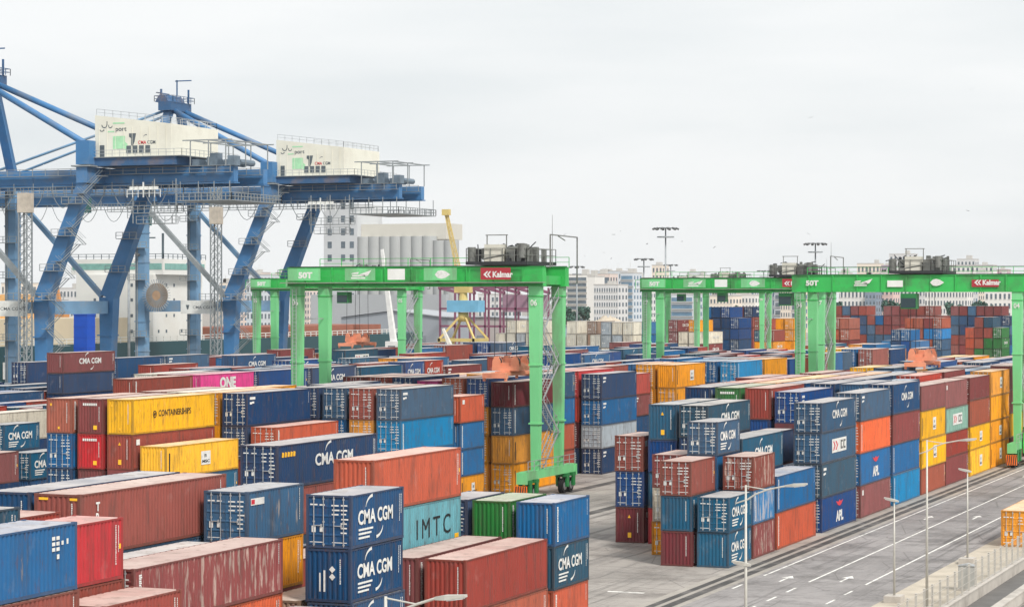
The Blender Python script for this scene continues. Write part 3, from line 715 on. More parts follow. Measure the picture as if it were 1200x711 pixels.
        if mark == 'd':
            for (x0, x1, n) in ((1.36, 1.80, 3), (1.86, 2.28, 7), (0.18, 0.62, 1), (.70, 1.08, 1)):
                for i in range(n):
                    z = h*(.80 - .085*i) + rg.uniform(-.02,.02)
                    F.rect(x0 + rg.uniform(0,.05), x1 - rg.uniform(0,.12), z, z + .07)
            F.rect(.30, .52, h*.30, h*.42); F.rect(.74, .92, h*.31, h*.40); F.rect(.2, .9, h*.11, h*.125); F.rect(1.4, 2.2, h*.11, h*.125); done(F, WHITE_MARK, 'door_lettering')
        elif mark == 'hapag':
            [F.rect(.5+.2*k, .65+.2*k, h*.80, h*.87) for k in range(7)]; code_column(F, 2.02, h*.35, h*.75, .07, rg); done(F, WHITE_MARK, 'lettering')
            G = end_flat(L, h); G.rect(1.50, 1.85, h*.12, h*.24); done(G, YEL_MARK, 'sticker')
        elif mark == 'tex':
            F.text('tex', .25, h*.76, .36, fit=.85, bold=.04); done(F, WHITE_MARK, 'lettering')
            G = end_flat(L, h); G.rect(1.95, 2.2, h*.10, h*.2); done(G, YEL_MARK, 'sticker')
        elif mark == 'box':
            code_column(F, 1.86, h*.3, h*.85, .07, rg); done(F, WHITE_MARK, 'lettering')
            G = end_flat(L, h); G.rect(1.05, 1.35, h*.15, h*.29); G.poly([(1.05, h*.70), (1.3, h*.70), (1.175, h*.79)]); done(G, YEL_MARK, 'sticker')
        elif mark == 'diam':
            for zc in (.62, .48): F.poly([(1.45, h*zc-.17), (1.62, h*zc), (1.45, h*zc+.17), (1.28, h*zc)])
            code_column(F, 1.85, h*.35, h*.8, .07, rg); F.rect(.75, .83, h*.2, h*.55); F.rect(.98, 1.08, h*.2, h*.6); done(F, WHITE_MARK, 'lettering')
        elif mark == 'tri':
            code_column(F, 1.98, h*.08, h*.86, .08, rg); done(F, WHITE_MARK, 'lettering')
            G = end_flat(L, h); G.rect(.25, .75, h*.90, h*.94); G.rect(1.9, 2.3, h*.90, h*.94); done(G, YEL_MARK, 'sticker')
        elif mark == 'p':
            code_column(F, 1.94, h*.30, h*.86, .065, rg); done(F, WHITE_MARK, 'lettering')
        elif mark == 'py':
            code_column(F, 1.94, h*.30, h*.86, .065, rg); done(F, WHITE_MARK, 'lettering')
            G = end_flat(L, h); G.rect(.35, .52, h*.78, h*.85); G.rect(1.1, 1.28, h*.12, h*.19); done(G, YEL_MARK, 'sticker')
    _MK[key] = out; return out

ORD = ['ground','second','third','fourth','fifth','sixth','seventh','eighth','ninth','tenth','eleventh','twelfth','thirteenth','fourteenth','fifteenth','sixteenth','seventeenth','eighteenth','nineteenth','twentieth','twenty-first','twenty-second','twenty-third','twenty-fourth','twenty-fifth','twenty-sixth','twenty-seventh','twenty-eighth','twenty-ninth','thirtieth','thirty-first','thirty-second','thirty-third','thirty-fourth','thirty-fifth','thirty-sixth','thirty-seventh','thirty-eighth','thirty-ninth','fortieth']
NUM = ['first'] + ORD[1:]
MARKW = dict(cma='with white lettering', cma45='with white lettering', apl='with red emblem', one='with big white letters', imtc='with black letters', tri='with white letters', ctn='with black lettering', msc='with white logo panel',
             logo='with white logo panel', dots='with white squares', hapag='', tex='', diam='with white diamonds', badge='with small logo')
def container_label(c, bays):
    name = NAMES[c['color']]
    if c['wear'] > .7: name = 'peeling ' + name
    ln = {6: 'twenty-foot', 12: 'forty-foot', 13: 'long'}[int(c['L'])]
    t = ORD[c['tier']] + ' tier'
    if c['block'] in 'ABCD':
        blk = dict(A='road block', B='second block', C='third block', D='quay block')[c['block']]
        us = bays[c['block']]; n = us.index(round(c['u'])) if round(c['u']) in us else 0
        row = NUM[c['row'] - (0 if c['block'] == 'A' else 1)]
        if c['block'] == 'A' and c['u'] < 140: where = 'before cross lane'; k = [x for x in us if x < 140].index(round(c['u']))
        elif c['block'] == 'A': where = 'past cross lane'; k = [x for x in us if x > 140].index(round(c['u']))
        else: where = ''; k = n
        mk = MARKW.get(c['mark'], '') if c['mark'] else ''
        if c['tier'] == c['ntier'] - 1: t = 'topmost'
        tail = f"{t}, {row} row from road, {NUM[k]} bay {where}" if c['block'] == 'A' else f"{t}, {row} row of {blk}, {NUM[k]} bay"
        for head in (f"{name} {ln} container {mk}", f"{name} {ln} container", f"{name} container", f"{name} box"):
            s = ' '.join(f"{head}, {tail}".replace(' ,', ',').split())
            if len(s.split()) <= 16: break
    else:
        wn_ = dict(W='long back wall of stacks', X='orange and green far stack', X2='orange far stack', Y='blue far stack', Z='pink and red far stack', Q='tall navy far stack', Q2='brown far stack beside navy', G='amber far stack', G2='mixed stack beside amber',
                   V='royal blue far stack', V2='cream reefer stack by blue', V3='cream and tan stack', V4='cream stack below the shed', V5='green and red low stack', V6='cream and amber stack', R='')[c['block']]
        s = f"{name} container end, {t}, {NUM[c['row']]} column from road, {wn_}"
    if c['block'] == 'R': return 'lone amber container standing behind the road fence'
    return s

def build_containers():
    bays = {b: sorted({round(c['u']) for c in CONT if c['block'] == b}) for b in 'ABCD'}
    shown = set(); detail = set()
    for a, b in SHOWN: shown.update(range(a, b+1))
    for a, b in DETAIL: detail.update(range(a, b+1))
    mv, mf, mc = [], [], []
    rg = random.Random(3)
    for i, c in enumerate(CONT):
        base = [x * (.92 if c['color'] in ('yellow', 'amber', 'white', 'grey') else .82) for x in lin(COL[c['color']])]; j = rg.uniform(0.84, 1.10); k2 = rg.uniform(-.03, .03); fd = rg.uniform(0, .16) * rg.random(); base = [x*(1-fd) + .36*fd for x in base]
        colour = (min(1, base[0]*j*(1+k2)), min(1, base[1]*j), min(1, base[2]*j*(1-k2)), min(1, c['wear'] * rg.uniform(.8, 1.2)))
        jx, jy = rg.uniform(-.05, .05), rg.uniform(-.06, .06)
        loc = P(c['u'] + jy, c['v'] + CW/2 + jx, c['z'] + 0.006); L, h = c['L'], c['h']
        rz = R(rg.uniform(-.12, .12))
        if i not in shown:
            src = cmesh('solid', L, h) if c['ntier'] - c['tier'] <= 1 or c['block'] not in 'ABCD' else None
            n = len(mv)
            if src is not None:
                mv += [(v.co.x + loc.x, v.co.y + loc.y, v.co.z + loc.z) for v in src.vertices]; fs = [tuple(q + n for q in p.vertices) for p in src.polygons]
            else:
                mv += [(loc.x + x, loc.y + y, loc.z + z) for x, y, z in ((-CW/2,0,0),(CW/2,0,0),(CW/2,L,0),(-CW/2,L,0),(-CW/2,0,h),(CW/2,0,h),(CW/2,L,h),(-CW/2,L,h))]
                fs = [tuple(q + n for q in f) for f in ((0,1,5,4),(1,2,6,5),(2,3,7,6),(3,0,4,7),(4,5,6,7))]
            mf += fs
            if src is not None: mc += [(colour[:3], tuple(x*.5 for x in colour[:3]), tuple(x*.5 + .36 for x in colour[:3]))[p.material_index] for p in src.polygons]  # roof faces paled for dust and painted-in sky light
            else: mc += [colour[:3]] * len(fs)
            continue
        label = container_label(c, bays)
        grp = 'containers stacked in the yard'
        if i not in detail:
            o = link('shipping_container', cmesh('solid', L, h), None, None, colour, loc); o.rotation_euler.z = rz; tag(o, label, 'container', grp)
            if c['end'] == 'd':
                link('locking_gear', cmesh('gear', L, h), GALV, o)
                for me, m_, nm in markings('d', L, h, 'end'): kind(link(nm, me, m_, o), 'stuff')
            if c['mark'] in ('cma', 'one', 'apl', 'logo', 'msc'):
                for me, m_, nm in markings(c['mark'], L, h, 'side'): kind(link(nm, me, m_, o), 'stuff')
            continue
        o = thing('shipping_container', label, 'container', loc, grp, rz)
        link('frame', cmesh('frame', L, h), PAINT, o, (*[x*0.62 + q for x, q in zip(colour[:3], (.028, .018, .012))], .3))
        link('side_panel', cmesh('side', L, h), PAINT, o, colour); link('side_panel', cmesh('sideL', L, h), PAINT, o, colour)
        link('end_panel', cmesh('endF', L, h), PAINT, o, colour)
        link('roof', cmesh('roof', L, h), ROOF, o, colour)
        if c['end'] == 'd':
            for s in (-1, 1):
                dl = link('door', cmesh('doorleaf', L, h), PAINT, o, colour, (0, 0, 0))
                dl.location.x = 0.0 if s > 0 else 0.0
                if s < 0: dl.location.x = -1.08
                for bx in (.28, .80):
                    bar_ = link('locking_bar', cmesh('bar', L, h), GALV, dl, None, (bx, 0, 0))
                hd = link('handle', cmesh('handle', L, h), GALV, dl, None, (.28, 0, h*.42))
            for me, m_, nm in markings('d', L, h, 'end'): kind(link(nm, me, m_, o), 'stuff')
        else:
            link('end_panel', cmesh('end', L, h), PAINT, o, colour)
            em = c['mark'] if c['mark'] in ('hapag', 'tex', 'box', 'diam', 'tri') else ('py' if i % 4 == 0 else 'p')
            for me, m_, nm in markings(em, L, h, 'end'): kind(link(nm, me, m_, o), 'stuff')
        sm = {'diam': 'cma', 'hapag': 'lineR', 'tex': None}.get(c['mark'], c['mark']) or ('lineR' if i % 2 else None)
        if sm:
            for me, m_, nm in markings(sm, L, h, 'side'): kind(link(nm, me, m_, o), 'stuff')
    me = bpy.data.meshes.new('container_mass'); me.from_pydata(mv, [], mf)
    at_ = me.attributes.new('paint', 'FLOAT_COLOR', 'FACE')
    flat = []
    for q in mc: flat += [*q, 1.0]
    at_.data.foreach_set('color', flat)
    o = link('stacked_containers', me, MASS); kind(o, 'stuff'); tag(o, 'hundreds of further containers packed inside and behind the stacks', 'containers')
build_containers()

# ------------------------------------------------------------------ lamp posts
LAMPP = mat('lamp_post_paint', (196, 194, 186), .5, .2, var=.1, scale=2, dirt=(140, 120, 100), dirt_amt=.3)
LENS = mat('lamp_lens', (214, 216, 214), .25)
def lamp_head(parent, p, d, L=.95):
    p, d = Vector(p), Vector(d).normalized()
    h = MB().bar(p, p + d*L*.35, .10, .10, .26, .16).bar(p + d*L*.351, p + d*L, .26, .16, .20, .08).build('lamp_head', LAMPP, parent)
    MB().bar(p + d*L*.40 - Vector((0,0,.095)), p + d*L*.92 - Vector((0,0,.07)), .20, .03).build('lens', LENS, h)
def arm_lamp(u, v, H, label, arm=2.1, low=None):
    t = thing('street_lamp', label, 'street lamp', P(u, v, 0), 'lamp posts along the fence')
    MB().tube((0,0,.30), (0,0,H), .10, 10, .05).build('pole', LAMPP, t, True); MB().box(-.3, .3, -.3, .3, 0, .30).build('footing', CONC, t)
    a = MB(); pts = [(0,0,H-.75), (.5,0,H-.42), (1.1,0,H-.18), (arm,0,H+.02)]
    for p, q in zip(pts[:-1], pts[1:]): a.tube(p, q, .042, 8)
    a.tube((0,0,H-.72), (-.5,0,H-.9), .04, 6); a.tube((0,0,H-.05), (1.1,0,H-.20), .03, 6)
    a.build('arm', LAMPP, t); lamp_head(t, (arm,0,H+.02), (1,0,.12), 1.05)
    if low: MB().tube((0,0,low), (-.28,0,low+.06), .05, 6).build('bracket', LAMPP, t); lamp_head(t, (.25,0,low-.02), (-1,0,.18), .95)
def post_lamp(u, v, H, label):
    t = thing('post_lamp', label, 'street lamp', P(u, v, 0), 'lamp posts along the fence')
    MB().tube((0,0,.45), (0,0,H), .08, 10, .045).build('pole', LAMPP, t, True); MB().box(-.55, .55, -.7, .7, 0, .45).build('footing', CONC, t)
    lamp_head(t, (.30,0,H), (-1,0,.22), 1.0)
arm_lamp(65.8, 30.7, 10.6, 'tall lamp post with curved arm below the red-brown container stack', 1.7)
arm_lamp(108.0, 31.2, 10.9, 'tall lamp post with curved arm and second low lamp head', 2.0, low=7.05)
arm_lamp(146.6, 30.4, 10.9, 'tall lamp post with curved arm rising beside the low post lamps', 2.1)
post_lamp(150.2, 33.3, 6.6, 'short post lamp on a concrete footing at the road edge')
post_lamp(173.9, 33.0, 6.9, 'short post lamp at the road edge before the yellow container')
MAST = mat('mast_steel', (150, 156, 160), .5, .3)
LUM = mat('floodlight_grey', (96, 98, 100), .5)
def high_mast(px, ytop, depth, label, n=10, r=2.2):
    u, v = UV(px, depth); H = ZY(ytop, depth)
    t = thing('high_mast_light', label, 'light mast', P(u, v, 0), 'high mast floodlights over the port')
    MB().tube((0,0,0), (0,0,H), .38, 10, .18).build('mast', MAST, t, True)
    MB().tube((0,0,H-2.6), (0,0,H-2.3), r*.8, 14).tube((0,0,H-.15), (0,0,H+.05), r*.95, 14).build('crown_ring', MAST, t)
    for i in range(n):
        an = 2*math.pi*i/n; c = Vector((r*math.cos(an), r*math.sin(an), H - .1)); d = Vector((math.cos(an), math.sin(an), -.4))
        MB().bar(c, c + d*.7, .6, .45).build('floodlight', LUM, t)
high_mast(780, 267, 620, 'tallest floodlight mast, wide round crown, rising over the left end of the long green girder', 12, 2.9)
high_mast(955.5, 285, 640, 'floodlight mast with wide crown behind the lettered green girder', 12, 2.6)
high_mast(754.5, 303, 700, 'floodlight mast with three lamp clusters left of the tallest mast', 6, 2.4)
high_mast(676, 312, 720, 'floodlight mast beside the white apartment towers', 6, 1.8)
high_mast(786, 310, 900, 'distant small floodlight mast right of the tallest mast', 6, 2.2)
high_mast(895, 317, 950, 'distant small floodlight mast above the amber stacks', 6, 2.2)
high_mast(151, 297, 470, 'pale floodlight mast between the blue quay crane legs', 6, 1.7)

# ------------------------------------------------------------------ rubber-tyred gantry cranes
GRN = mat('gantry_green', (52, 178, 84), .5, var=.14, scale=.5, dirt=(78, 98, 74), dirt_amt=.75)
PGRN = mat('gantry_leg_green', (118, 204, 138), .5, var=.12, scale=.5, dirt=(112, 128, 102), dirt_amt=.8, stretch=(1,1,.25))
DGRN = mat('gantry_dark_green', (30, 120, 62), .55, var=.15, scale=.6)
MACH = mat('machinery_grey', (124, 126, 122), .5, .3, var=.25, scale=1.5, dirt=(60, 56, 54), dirt_amt=.5)
DARK = mat('dark_steel', (48, 50, 54), .6, .2, var=.2, scale=1)
WALKM = mat('walkway_grating', (150, 150, 140), .7, .2, var=.15)
SPRD = mat('spreader_orange', (222, 144, 112), .55, var=.15, scale=.8, dirt=(150, 90, 70), dirt_amt=.5)
HAZ = mat('hazard_orange', (240, 120, 30), .6)
SIGNR = mat('sign_maroon', (166, 44, 56), .5, var=.05)
WPAN = mat('white_panel', (226, 228, 224), .5, var=.06, scale=1, dirt=(170, 165, 155), dirt_amt=.3)
CREAMCAB = mat('cream_cabinet', (206, 204, 192), .6, var=.08, scale=1, dirt=(150, 140, 120), dirt_amt=.35)
GLASS = bpy.data.materials.new('cab_glass'); GLASS.use_nodes = True
GLASS.node_tree.nodes['Principled BSDF'].inputs['Base Color'].default_value = (*lin((40, 60, 66)), 1); GLASS.node_tree.nodes['Principled BSDF'].inputs['Roughness'].default_value = .08
_wheel = {}
def wheel_meshes():
    if not _wheel:
        _wheel['tyre'] = MB().tube((-.26,0,0), (.26,0,0), .76, 20).mesh('tyre', False)
        _wheel['rim'] = MB().tube((.262,0,0), (.30,0,0), .42, 14).tube((.301,0,0), (.36,0,0), .16, 10).mesh('rim')
    return _wheel
def rtg(u0, vR, label, code, zb=21.15, plain=False, trolley=6.0, spread_z=12.2, stairs=True, S=26.5, spreader=True, zd=1.85, cabin=True):
    t = thing('gantry_crane', label, 'gantry crane', P(u0, vR, 0), 'green gantry cranes straddling the container blocks')
    zt = zb + zd; B = 6.4
    # girders (span along x), near one at y=0, far one at y=B
    for y in (0, B):
        g_ = MB().box(-S-.9, .9, y-.5, y+.5, zb, zt).box(-S-.95, .95, y-.62, y+.62, zb-.06, zb-.001).box(-S-.95, .95, y-.62, y+.62, zt+.001, zt+.06)
        g = g_.build('girder', GRN, t)
        for k in range(9): MB().box(-S+1.2+k*3.0, -S+1.34+k*3.0, y-.64, y+.64, zb+.001, zt-.001).build('stiffener', GRN, g)
        MB().box(-S-.9, .9, y-.07, y+.07, zt+.062, zt+.16).build('trolley_rail', DARK, g)
    # legs: four, tapering towards the sill
    for x in (0, -S):
        for y in (0, B):
            o_ = MB().bar((x, y, 2.9), (x, y, zb-.065), .78, .85, 1.22, 1.0, up=(0,1,0)).build('leg', PGRN, t)
            MB().bar((x, y, zb-1.1), (x, y, zb-1.0), 1.32, 1.1, up=(0,1,0)).build('collar', GRN, o_)
            for z_ in (7.4, 13.2): MB().bar((x, y, z_), (x, y, z_+.16), 1.18, 1.12, up=(0,1,0)).build('splice_flange', PGRN, o_)
            ld = MB()
            for dx in (-.22, .22): ld.bar((x+dx, y-.72, 3.2), (x+dx, y-.72, zb-.3), .05)
            for k in range(44): ld.bar((x-.22, y-.72, 3.4+k*.4), (x+.22, y-.72, 3.4+k*.4), .04)
            if y == 0 and x != 0: ld.build('ladder', GALV, o_)
        # top tie and sill along the rail
        MB().box(x-.45, x+.45, .52, B-.52, zb+.1, zb+1.0).build('end_tie', GRN, t)
        s_ = MB().box(x-.42, x+.42, -3.6, B+3.6, 2.05, 2.9).box(x-.55, x+.55, -3.9, -3.6, 1.7, 2.85).box(x-.55, x+.55, B+3.6, B+3.9, 1.7, 2.85).build('sill_beam', PGRN, t)
        MB().rail([(x+.5, -3.4, 2.9), (x+.5, B+3.4, 2.9)], 1.0, .03, 1.6).build('sill_railing', GALV, t)
        wm_ = wheel_meshes()
        for y in (-2.9, -1.1, B+1.1, B+2.9):
            b_ = MB().box(x-.62, x-.40, y-.3, y+.3, .7, 1.7).box(x+.40, x+.62, y-.3, y+.3, .7, 1.7).box(x-.62, x+.62, y-.45, y+.45, 1.702, 2.05).tube((x-.65,y,.76),(x+.65,y,.76), .10, 8).build('bogie', DGRN, t)
            w_ = link('wheel', wm_['tyre'], RUBBER, t, None, (x, y, .76)); link('rim', wm_['rim'], GALV, w_)
        MB().box(x-.62, x+.62, -4.25, -3.95, .35, 1.55).build('bumper', HAZ, t)
        hz = MB()
        for i in range(5): hz.add([(x-.6+i*.25, -4.256, .36), (x-.48+i*.25, -4.256, .36), (x-.36+i*.25, -4.256, 1.54), (x-.48+i*.25, -4.256, 1.54)], [(0,1,2,3)])
        kind(hz.build('hazard_stripe', DARK, t), 'stuff')
    # power pack on the road side sill, electric cabinet on the other
    if plain:
        pk = MB().box(.55, 2.1, .6, 4.9, 1.5, 3.9).build('power_pack', mat('pack_green', (80, 196, 88), .5, var=.08), t)
        MB().box(2.102, 2.13, 1.2, 2.6, 1.8, 3.5).box(2.102, 2.13, 3.0, 4.4, 1.8, 3.5).build('louvre', DARK, pk)
        MB().box(.55, 1.9, .9, 4.4, 4.6, 7.4).build('electric_house', CREAMCAB, t)
        MB().box(.5, 2.1, .5, 4.9, 4.4, 4.595).build('house_platform', DGRN, t)
    MB().box(-S-1.6, -S-.55, 1.0, 3.6, 2.0, 4.2).build('control_cabinet', CREAMCAB, t)
    # walkway, railing and boards on the near side
    zf = zb + .35
    if not plain:
        MB().box(-S-1.3, 1.2, -1.45, -.52, zf-.08, zf).build('walkway', WALKM, t)
        rl = MB().rail([(1.2,-1.42,zf), (-S-1.3,-1.42,zf)], 1.35, .03, 1.9).build('railing', GRN, t)
        y = -1.50; za, zc = zf + .25, zf + 1.38
    else:
        y = -.63; za, zc = zb + .55, zb + 1.35
        rl = MB().rail([(.8,.5,zt+.06), (-S-.8,.5,zt+.06)], 1.0, .025, 3.0, False).build('railing', DARK, t)
    MB().rail([(.9,B+.58,zt+.06), (-S-.9,B+.58,zt+.06)], 1.0, .03, 2.5).build('railing', GRN, t)
    def board(x0, x1, m, nm='board'):
        if plain and m is PGRN: return
        MB().box(x0, x1, y-.05, y, za-.05, zc+.05).build(nm, m, t)
    def txt(body, x, z, s, fit, m, yy=None, nm='lettering', **kw):
        F = Flat((x, (y - .056) if yy is None else yy, z), (1,0,0), (0,0,1)); F.text(body, 0, 0, s, fit, **kw); kind(link(nm, F.mesh(nm), m, t), 'stuff')
    board(-S-.3, -S+3.4, PGRN); txt('50T', -S+.9, za+.16, .66, 1.6, WHITE_MARK, bold=.05)
    board(-S+6.2, -S+9.6, PGRN)
    F = Flat((-S+6.9, y-.056, za), (1,0,0), (0,0,1))                                   # winged emblem of the operator
    F.rect(0, 1.6, .12, .26).rect(.1, 1.6, .36, .50).poly([(.9,.55),(2.3,1.0),(1.9,.45),(1.6,.36)]).poly([(0,.60),(.8,.60),(.9,.80),(.2,.72)]); kind(link('emblem', F.mesh('emblem'), WHITE_MARK, t), 'stuff')
    MB().box(-S+11.0, -S+12.9, y-.055, y, za, zc-.02).build('notice_board', WPAN, t)
    board(-S+15.0, -S+18.6, PGRN)
    F = Flat((-S+16.2, y-.056, za+.1), (1,0,0), (0,0,1)); F.poly([(0,.42),(.35,.78),(.75,.86),(1.2,.74),(1.7,.42),(1.2,.10),(.75,0),(.35,.06)]); kind(link('emblem', F.mesh('emblem'), WHITE_MARK, t), 'stuff')
    MB().box(-4.9-.4, -1.7-.4, y-.08, y, za-.02, zc+.04).build('name_board', SIGNR, t); txt('Kalmar', -4.0, za+.2, .62, 2.15, WHITE_MARK, y-.086, bold=.04)
    F = Flat((-5.0, y-.086, za+.2), (1,0,0), (0,0,1)); F.poly([(0,.3),(.35,.62),(.55,.62),(.25,.3),(.55,0),(.35,0)]).poly([(.4,.3),(.68,.62),(.84,.62),(.60,.3),(.84,0),(.68,0)]); kind(link('emblem', F.mesh('emblem'), WHITE_MARK, t), 'stuff')
    txt(code, -S-.32, zb-2.0, .62, .7, WHITE_MARK, -.62); txt(code, -.35, zb-2.0, .62, .7, WHITE_MARK, -.62)
    # trolley with hoist machinery
    x = -trolley
    tr = MB().box(x-3.3, x+3.3, -.9, B+.9, zt+.22, zt+.55).build('trolley', DARK, t)
    m_ = MB()
    m_.tube((x-2.0, 1.0, zt+1.35), (x-2.0, 4.6, zt+1.35), .62, 14).tube((x+.2, 1.0, zt+1.35), (x+.2, 4.6, zt+1.35), .62, 14)
    m_.tube((x-2.9, -.3, zt+.56), (x-2.9, -.3, zt+2.0), .42, 12)
    for dx, dy, w_, h_ in ((1.2,.2,.9,1.3), (2.3,.4,.9,1.7), (2.5,3.2,.7,1.5), (1.3,2.6,.8,1.0), (-1.0,.0,.8,1.0), (1.6,5.2,.9,1.4), (-2.6,5.0,.9,1.2)):
        m_.box(x+dx-w_/2, x+dx+w_/2, dy-w_/2, dy+w_/2, zt+.552, zt+.55+h_)
    m_.tube((x+2.7,-.5,zt+.9),(x+2.7,-.5,zt+2.3), .45, 12).tube((x+1.2,-.6,zt+1.9),(x+2.9,-.6,zt+1.9), .12, 8).tube((x-1.5,-.7,zt+.8),(x+.8,-.7,zt+1.2), .10, 8)
    rgm = random.Random(int(code)); dk = MB()
    for k in range(46):
        xx, yy = x + rgm.uniform(-3.0, 3.0), rgm.uniform(-.6, 6.2); a_, b_ = rgm.uniform(.12, .5), rgm.uniform(.3, 1.9); (m_ if k % 3 else dk).box(xx-a_/2, xx+a_/2, yy-a_/2, yy+a_/2, zt+.552, zt+.552+b_)
        if k % 3 == 0: dk.tube((xx, yy, zt+.6+b_), (xx+rgm.uniform(-1.4,1.4), yy+rgm.uniform(-.8,.8), zt+.6+rgm.uniform(.3,2.0)), .06, 5)
    mc_ = m_.build('hoist_machinery', MACH, t); dk.build('hoist_drive', DARK, t)
    MB().box(x-1.35, x+.55, -.75, .7, zt+.56, zt+2.25).build('machine_cover', CREAMCAB, t)
    MB().rail([(x-3.25,-.85,zt+.55),(x+3.25,-.85,zt+.55),(x+3.25,B+.85,zt+.55),(x-3.25,B+.85,zt+.55),(x-3.25,-.85,zt+.55)], 1.3, .03, 1.3).build('trolley_railing', MACH, t)
    fr = MB()
    for xx in (x-1.35, x+.75): fr.bar((xx,0,zt+.55), (xx,0,zt+3.2), .09)
    fr.bar((x-1.5,0,zt+3.2), (x+.9,0,zt+3.2), .09); fr.build('lifting_frame', MACH, t)
    # cabin hung below the trolley
    if cabin:
     cb = MB().box(x+1.0-2.9, x+2.9-2.9, -.6, 1.1, zb-2.1, zb-.25).build('operator_cabin', DGRN, t)
     MB().box(x+1.05-2.9, x+2.85-2.9, -.64, -.602, zb-1.95, zb-.8).build('cabin_window', GLASS, cb)
    if spreader:
        zs = spread_z
        rp = MB()
        for dx in (-1.1, 1.1):
            for dy in (1.6, 4.8): rp.tube((x+dx, dy, zt), (x+dx*1.1, dy, zs+1.6), .035, 5)
        rp.build('hoist_rope', DARK, t)
        sp = MB().box(x-.5, x+.5, 0, B, zs, zs+.5)
        for yy in (-1.5, B+.8): sp.box(x-1.25, x+1.25, yy, yy+.7, zs-.15, zs+.35)
        for dx in (-.42, .42): sp.box(x+dx-.16, x+dx+.16, -.9, B+.9, zs+.06, zs+.38)
        for dx in (-1.15, 1.15):
            for yy in (-1.2, B+1.1): sp.box(x+dx-.12, x+dx+.12, yy-.12, yy+.12, zs-.45, zs-.151)
        sp_o = sp.build('spreader', SPRD, t)
        MB().box(x-1.45, x+1.45, 1.5, 4.9, zs+.502, zs+.95).prism([(x-1.4, zs+.952), (x+1.4, zs+.952), (x+1.1, zs+1.3), (x-1.1, zs+1.3)], 'y', 1.8, 4.6).build('head_block', SPRD, t)
        for dx in (-1.0, 1.0):
            for dy in (1.9, 4.5):
                hb = MB()
                for e in (-.28, .28): hb.prism([(x+dx-.45, zs+.952), (x+dx+.45, zs+.952), (x+dx+.42, zs+1.5), (x+dx+.18, zs+1.95), (x+dx-.18, zs+1.95), (x+dx-.42, zs+1.5)], 'y', dy+e-.06, dy+e+.06)
                ho_ = hb.build('sheave_block', SPRD, t); MB().tube((x+dx, dy-.18, zs+1.45), (x+dx, dy+.18, zs+1.45), .42, 16).build('sheave', DARK, ho_)
        MB().box(x-.35, x+.35, 2.4, 4.0, zs+1.302, zs+1.8).build('cable_basket', SPRD, t)
    if stairs:
        st = MB(); z = 3.0; k = 0; xs = -.40
        while z < zb - 1.6:
            y0, y1 = (.9, 5.3) if k % 2 == 0 else (5.3, .9); z1 = z + 3.4
            for dx in (0, .8):
                st.bar((xs+dx, y0, z), (xs+dx, y1, z1), .06, .22); st.bar((xs+dx, y0, z+1), (xs+dx, y1, z1+1), .05)
                for j in range(5): q = j/4.0; st.bar((xs+dx, y0+(y1-y0)*q, z+3.4*q), (xs+dx, y0+(y1-y0)*q, z+3.4*q+1), .04)
            for j in range(13): q = (j+.5)/13; st.box(xs+.03, xs+.77, y0+(y1-y0)*q-.11, y0+(y1-y0)*q+.11, z+3.4*q-.02, z+3.4*q+.01)
            st.box(xs-.05, xs+.9, y1-.5, y1+.5, z1-.06, z1); z = z1; k += 1
        st.build('stair', GALV, t)
        for z in (8, 14): MB().bar((.0, .5, z), (0, 1.0, z), .08).bar((0, B-.5, z), (0, B-1.0, z), .08).build('stair_bracket', GALV, t)
    # cable bracket between the left legs, aerial frame and whip aerial
    MB().bar((-S, .4, zb-3.4), (-S, B-.4, zb-3.4), .10).build('brace', GALV, t)
    MB().bar((1.4,.3,zt),(1.4,.3,zt+3.2), .11).bar((1.4,.3,zt+3.2),(1.4,B+1.6,zt+3.1), .11).bar((1.4,B+1.6,zt+3.1),(1.4,B+1.6,zt-1.6), .11).bar((.9,.3,zt),(1.45,.3,zt), .1).bar((.9,B+1.6,zt-1.6),(1.45,B+1.6,zt-1.6), .1).bar((1.4,B*.4,zt+3.1),(1.4,B*.7,zt+2.7), .08).build('aerial_frame', MACH, t)
    MB().tube((1.2,1.4,zt), (1.2,1.4,zt+5.2), .045, 6, .02).build('aerial', MACH, t)
    return t
rtg(214.0, 83.4, 'green gantry crane with zigzag stairs and trolley by its maroon name board', '06', trolley=3.9, spread_z=12.1, cabin=False)
rtg(341.0, 156.2, 'green gantry crane half behind another, orange spreader on a dark teal container', '05', trolley=9.5, spread_z=12.2, stairs=True)
rtg(327.5, 83.4, 'green gantry crane with walkway girder standing past the amber stacks', '17', zb=20.9, trolley=4.2, spreader=False)
rtg(277.3, 46.7, 'green gantry crane with plain lettered girder and power pack by the road', '04', zb=20.7, zd=1.95, plain=True, trolley=12.0, spread_z=11.8)
rtg(469.0, 119.7, 'distant green gantry crane standing among the third block stacks', '12', trolley=20.0, spreader=False)
rtg(555.0, 156.2, 'farthest green gantry crane, standing beside the amber far stack', '09', trolley=20.0, spreader=False)

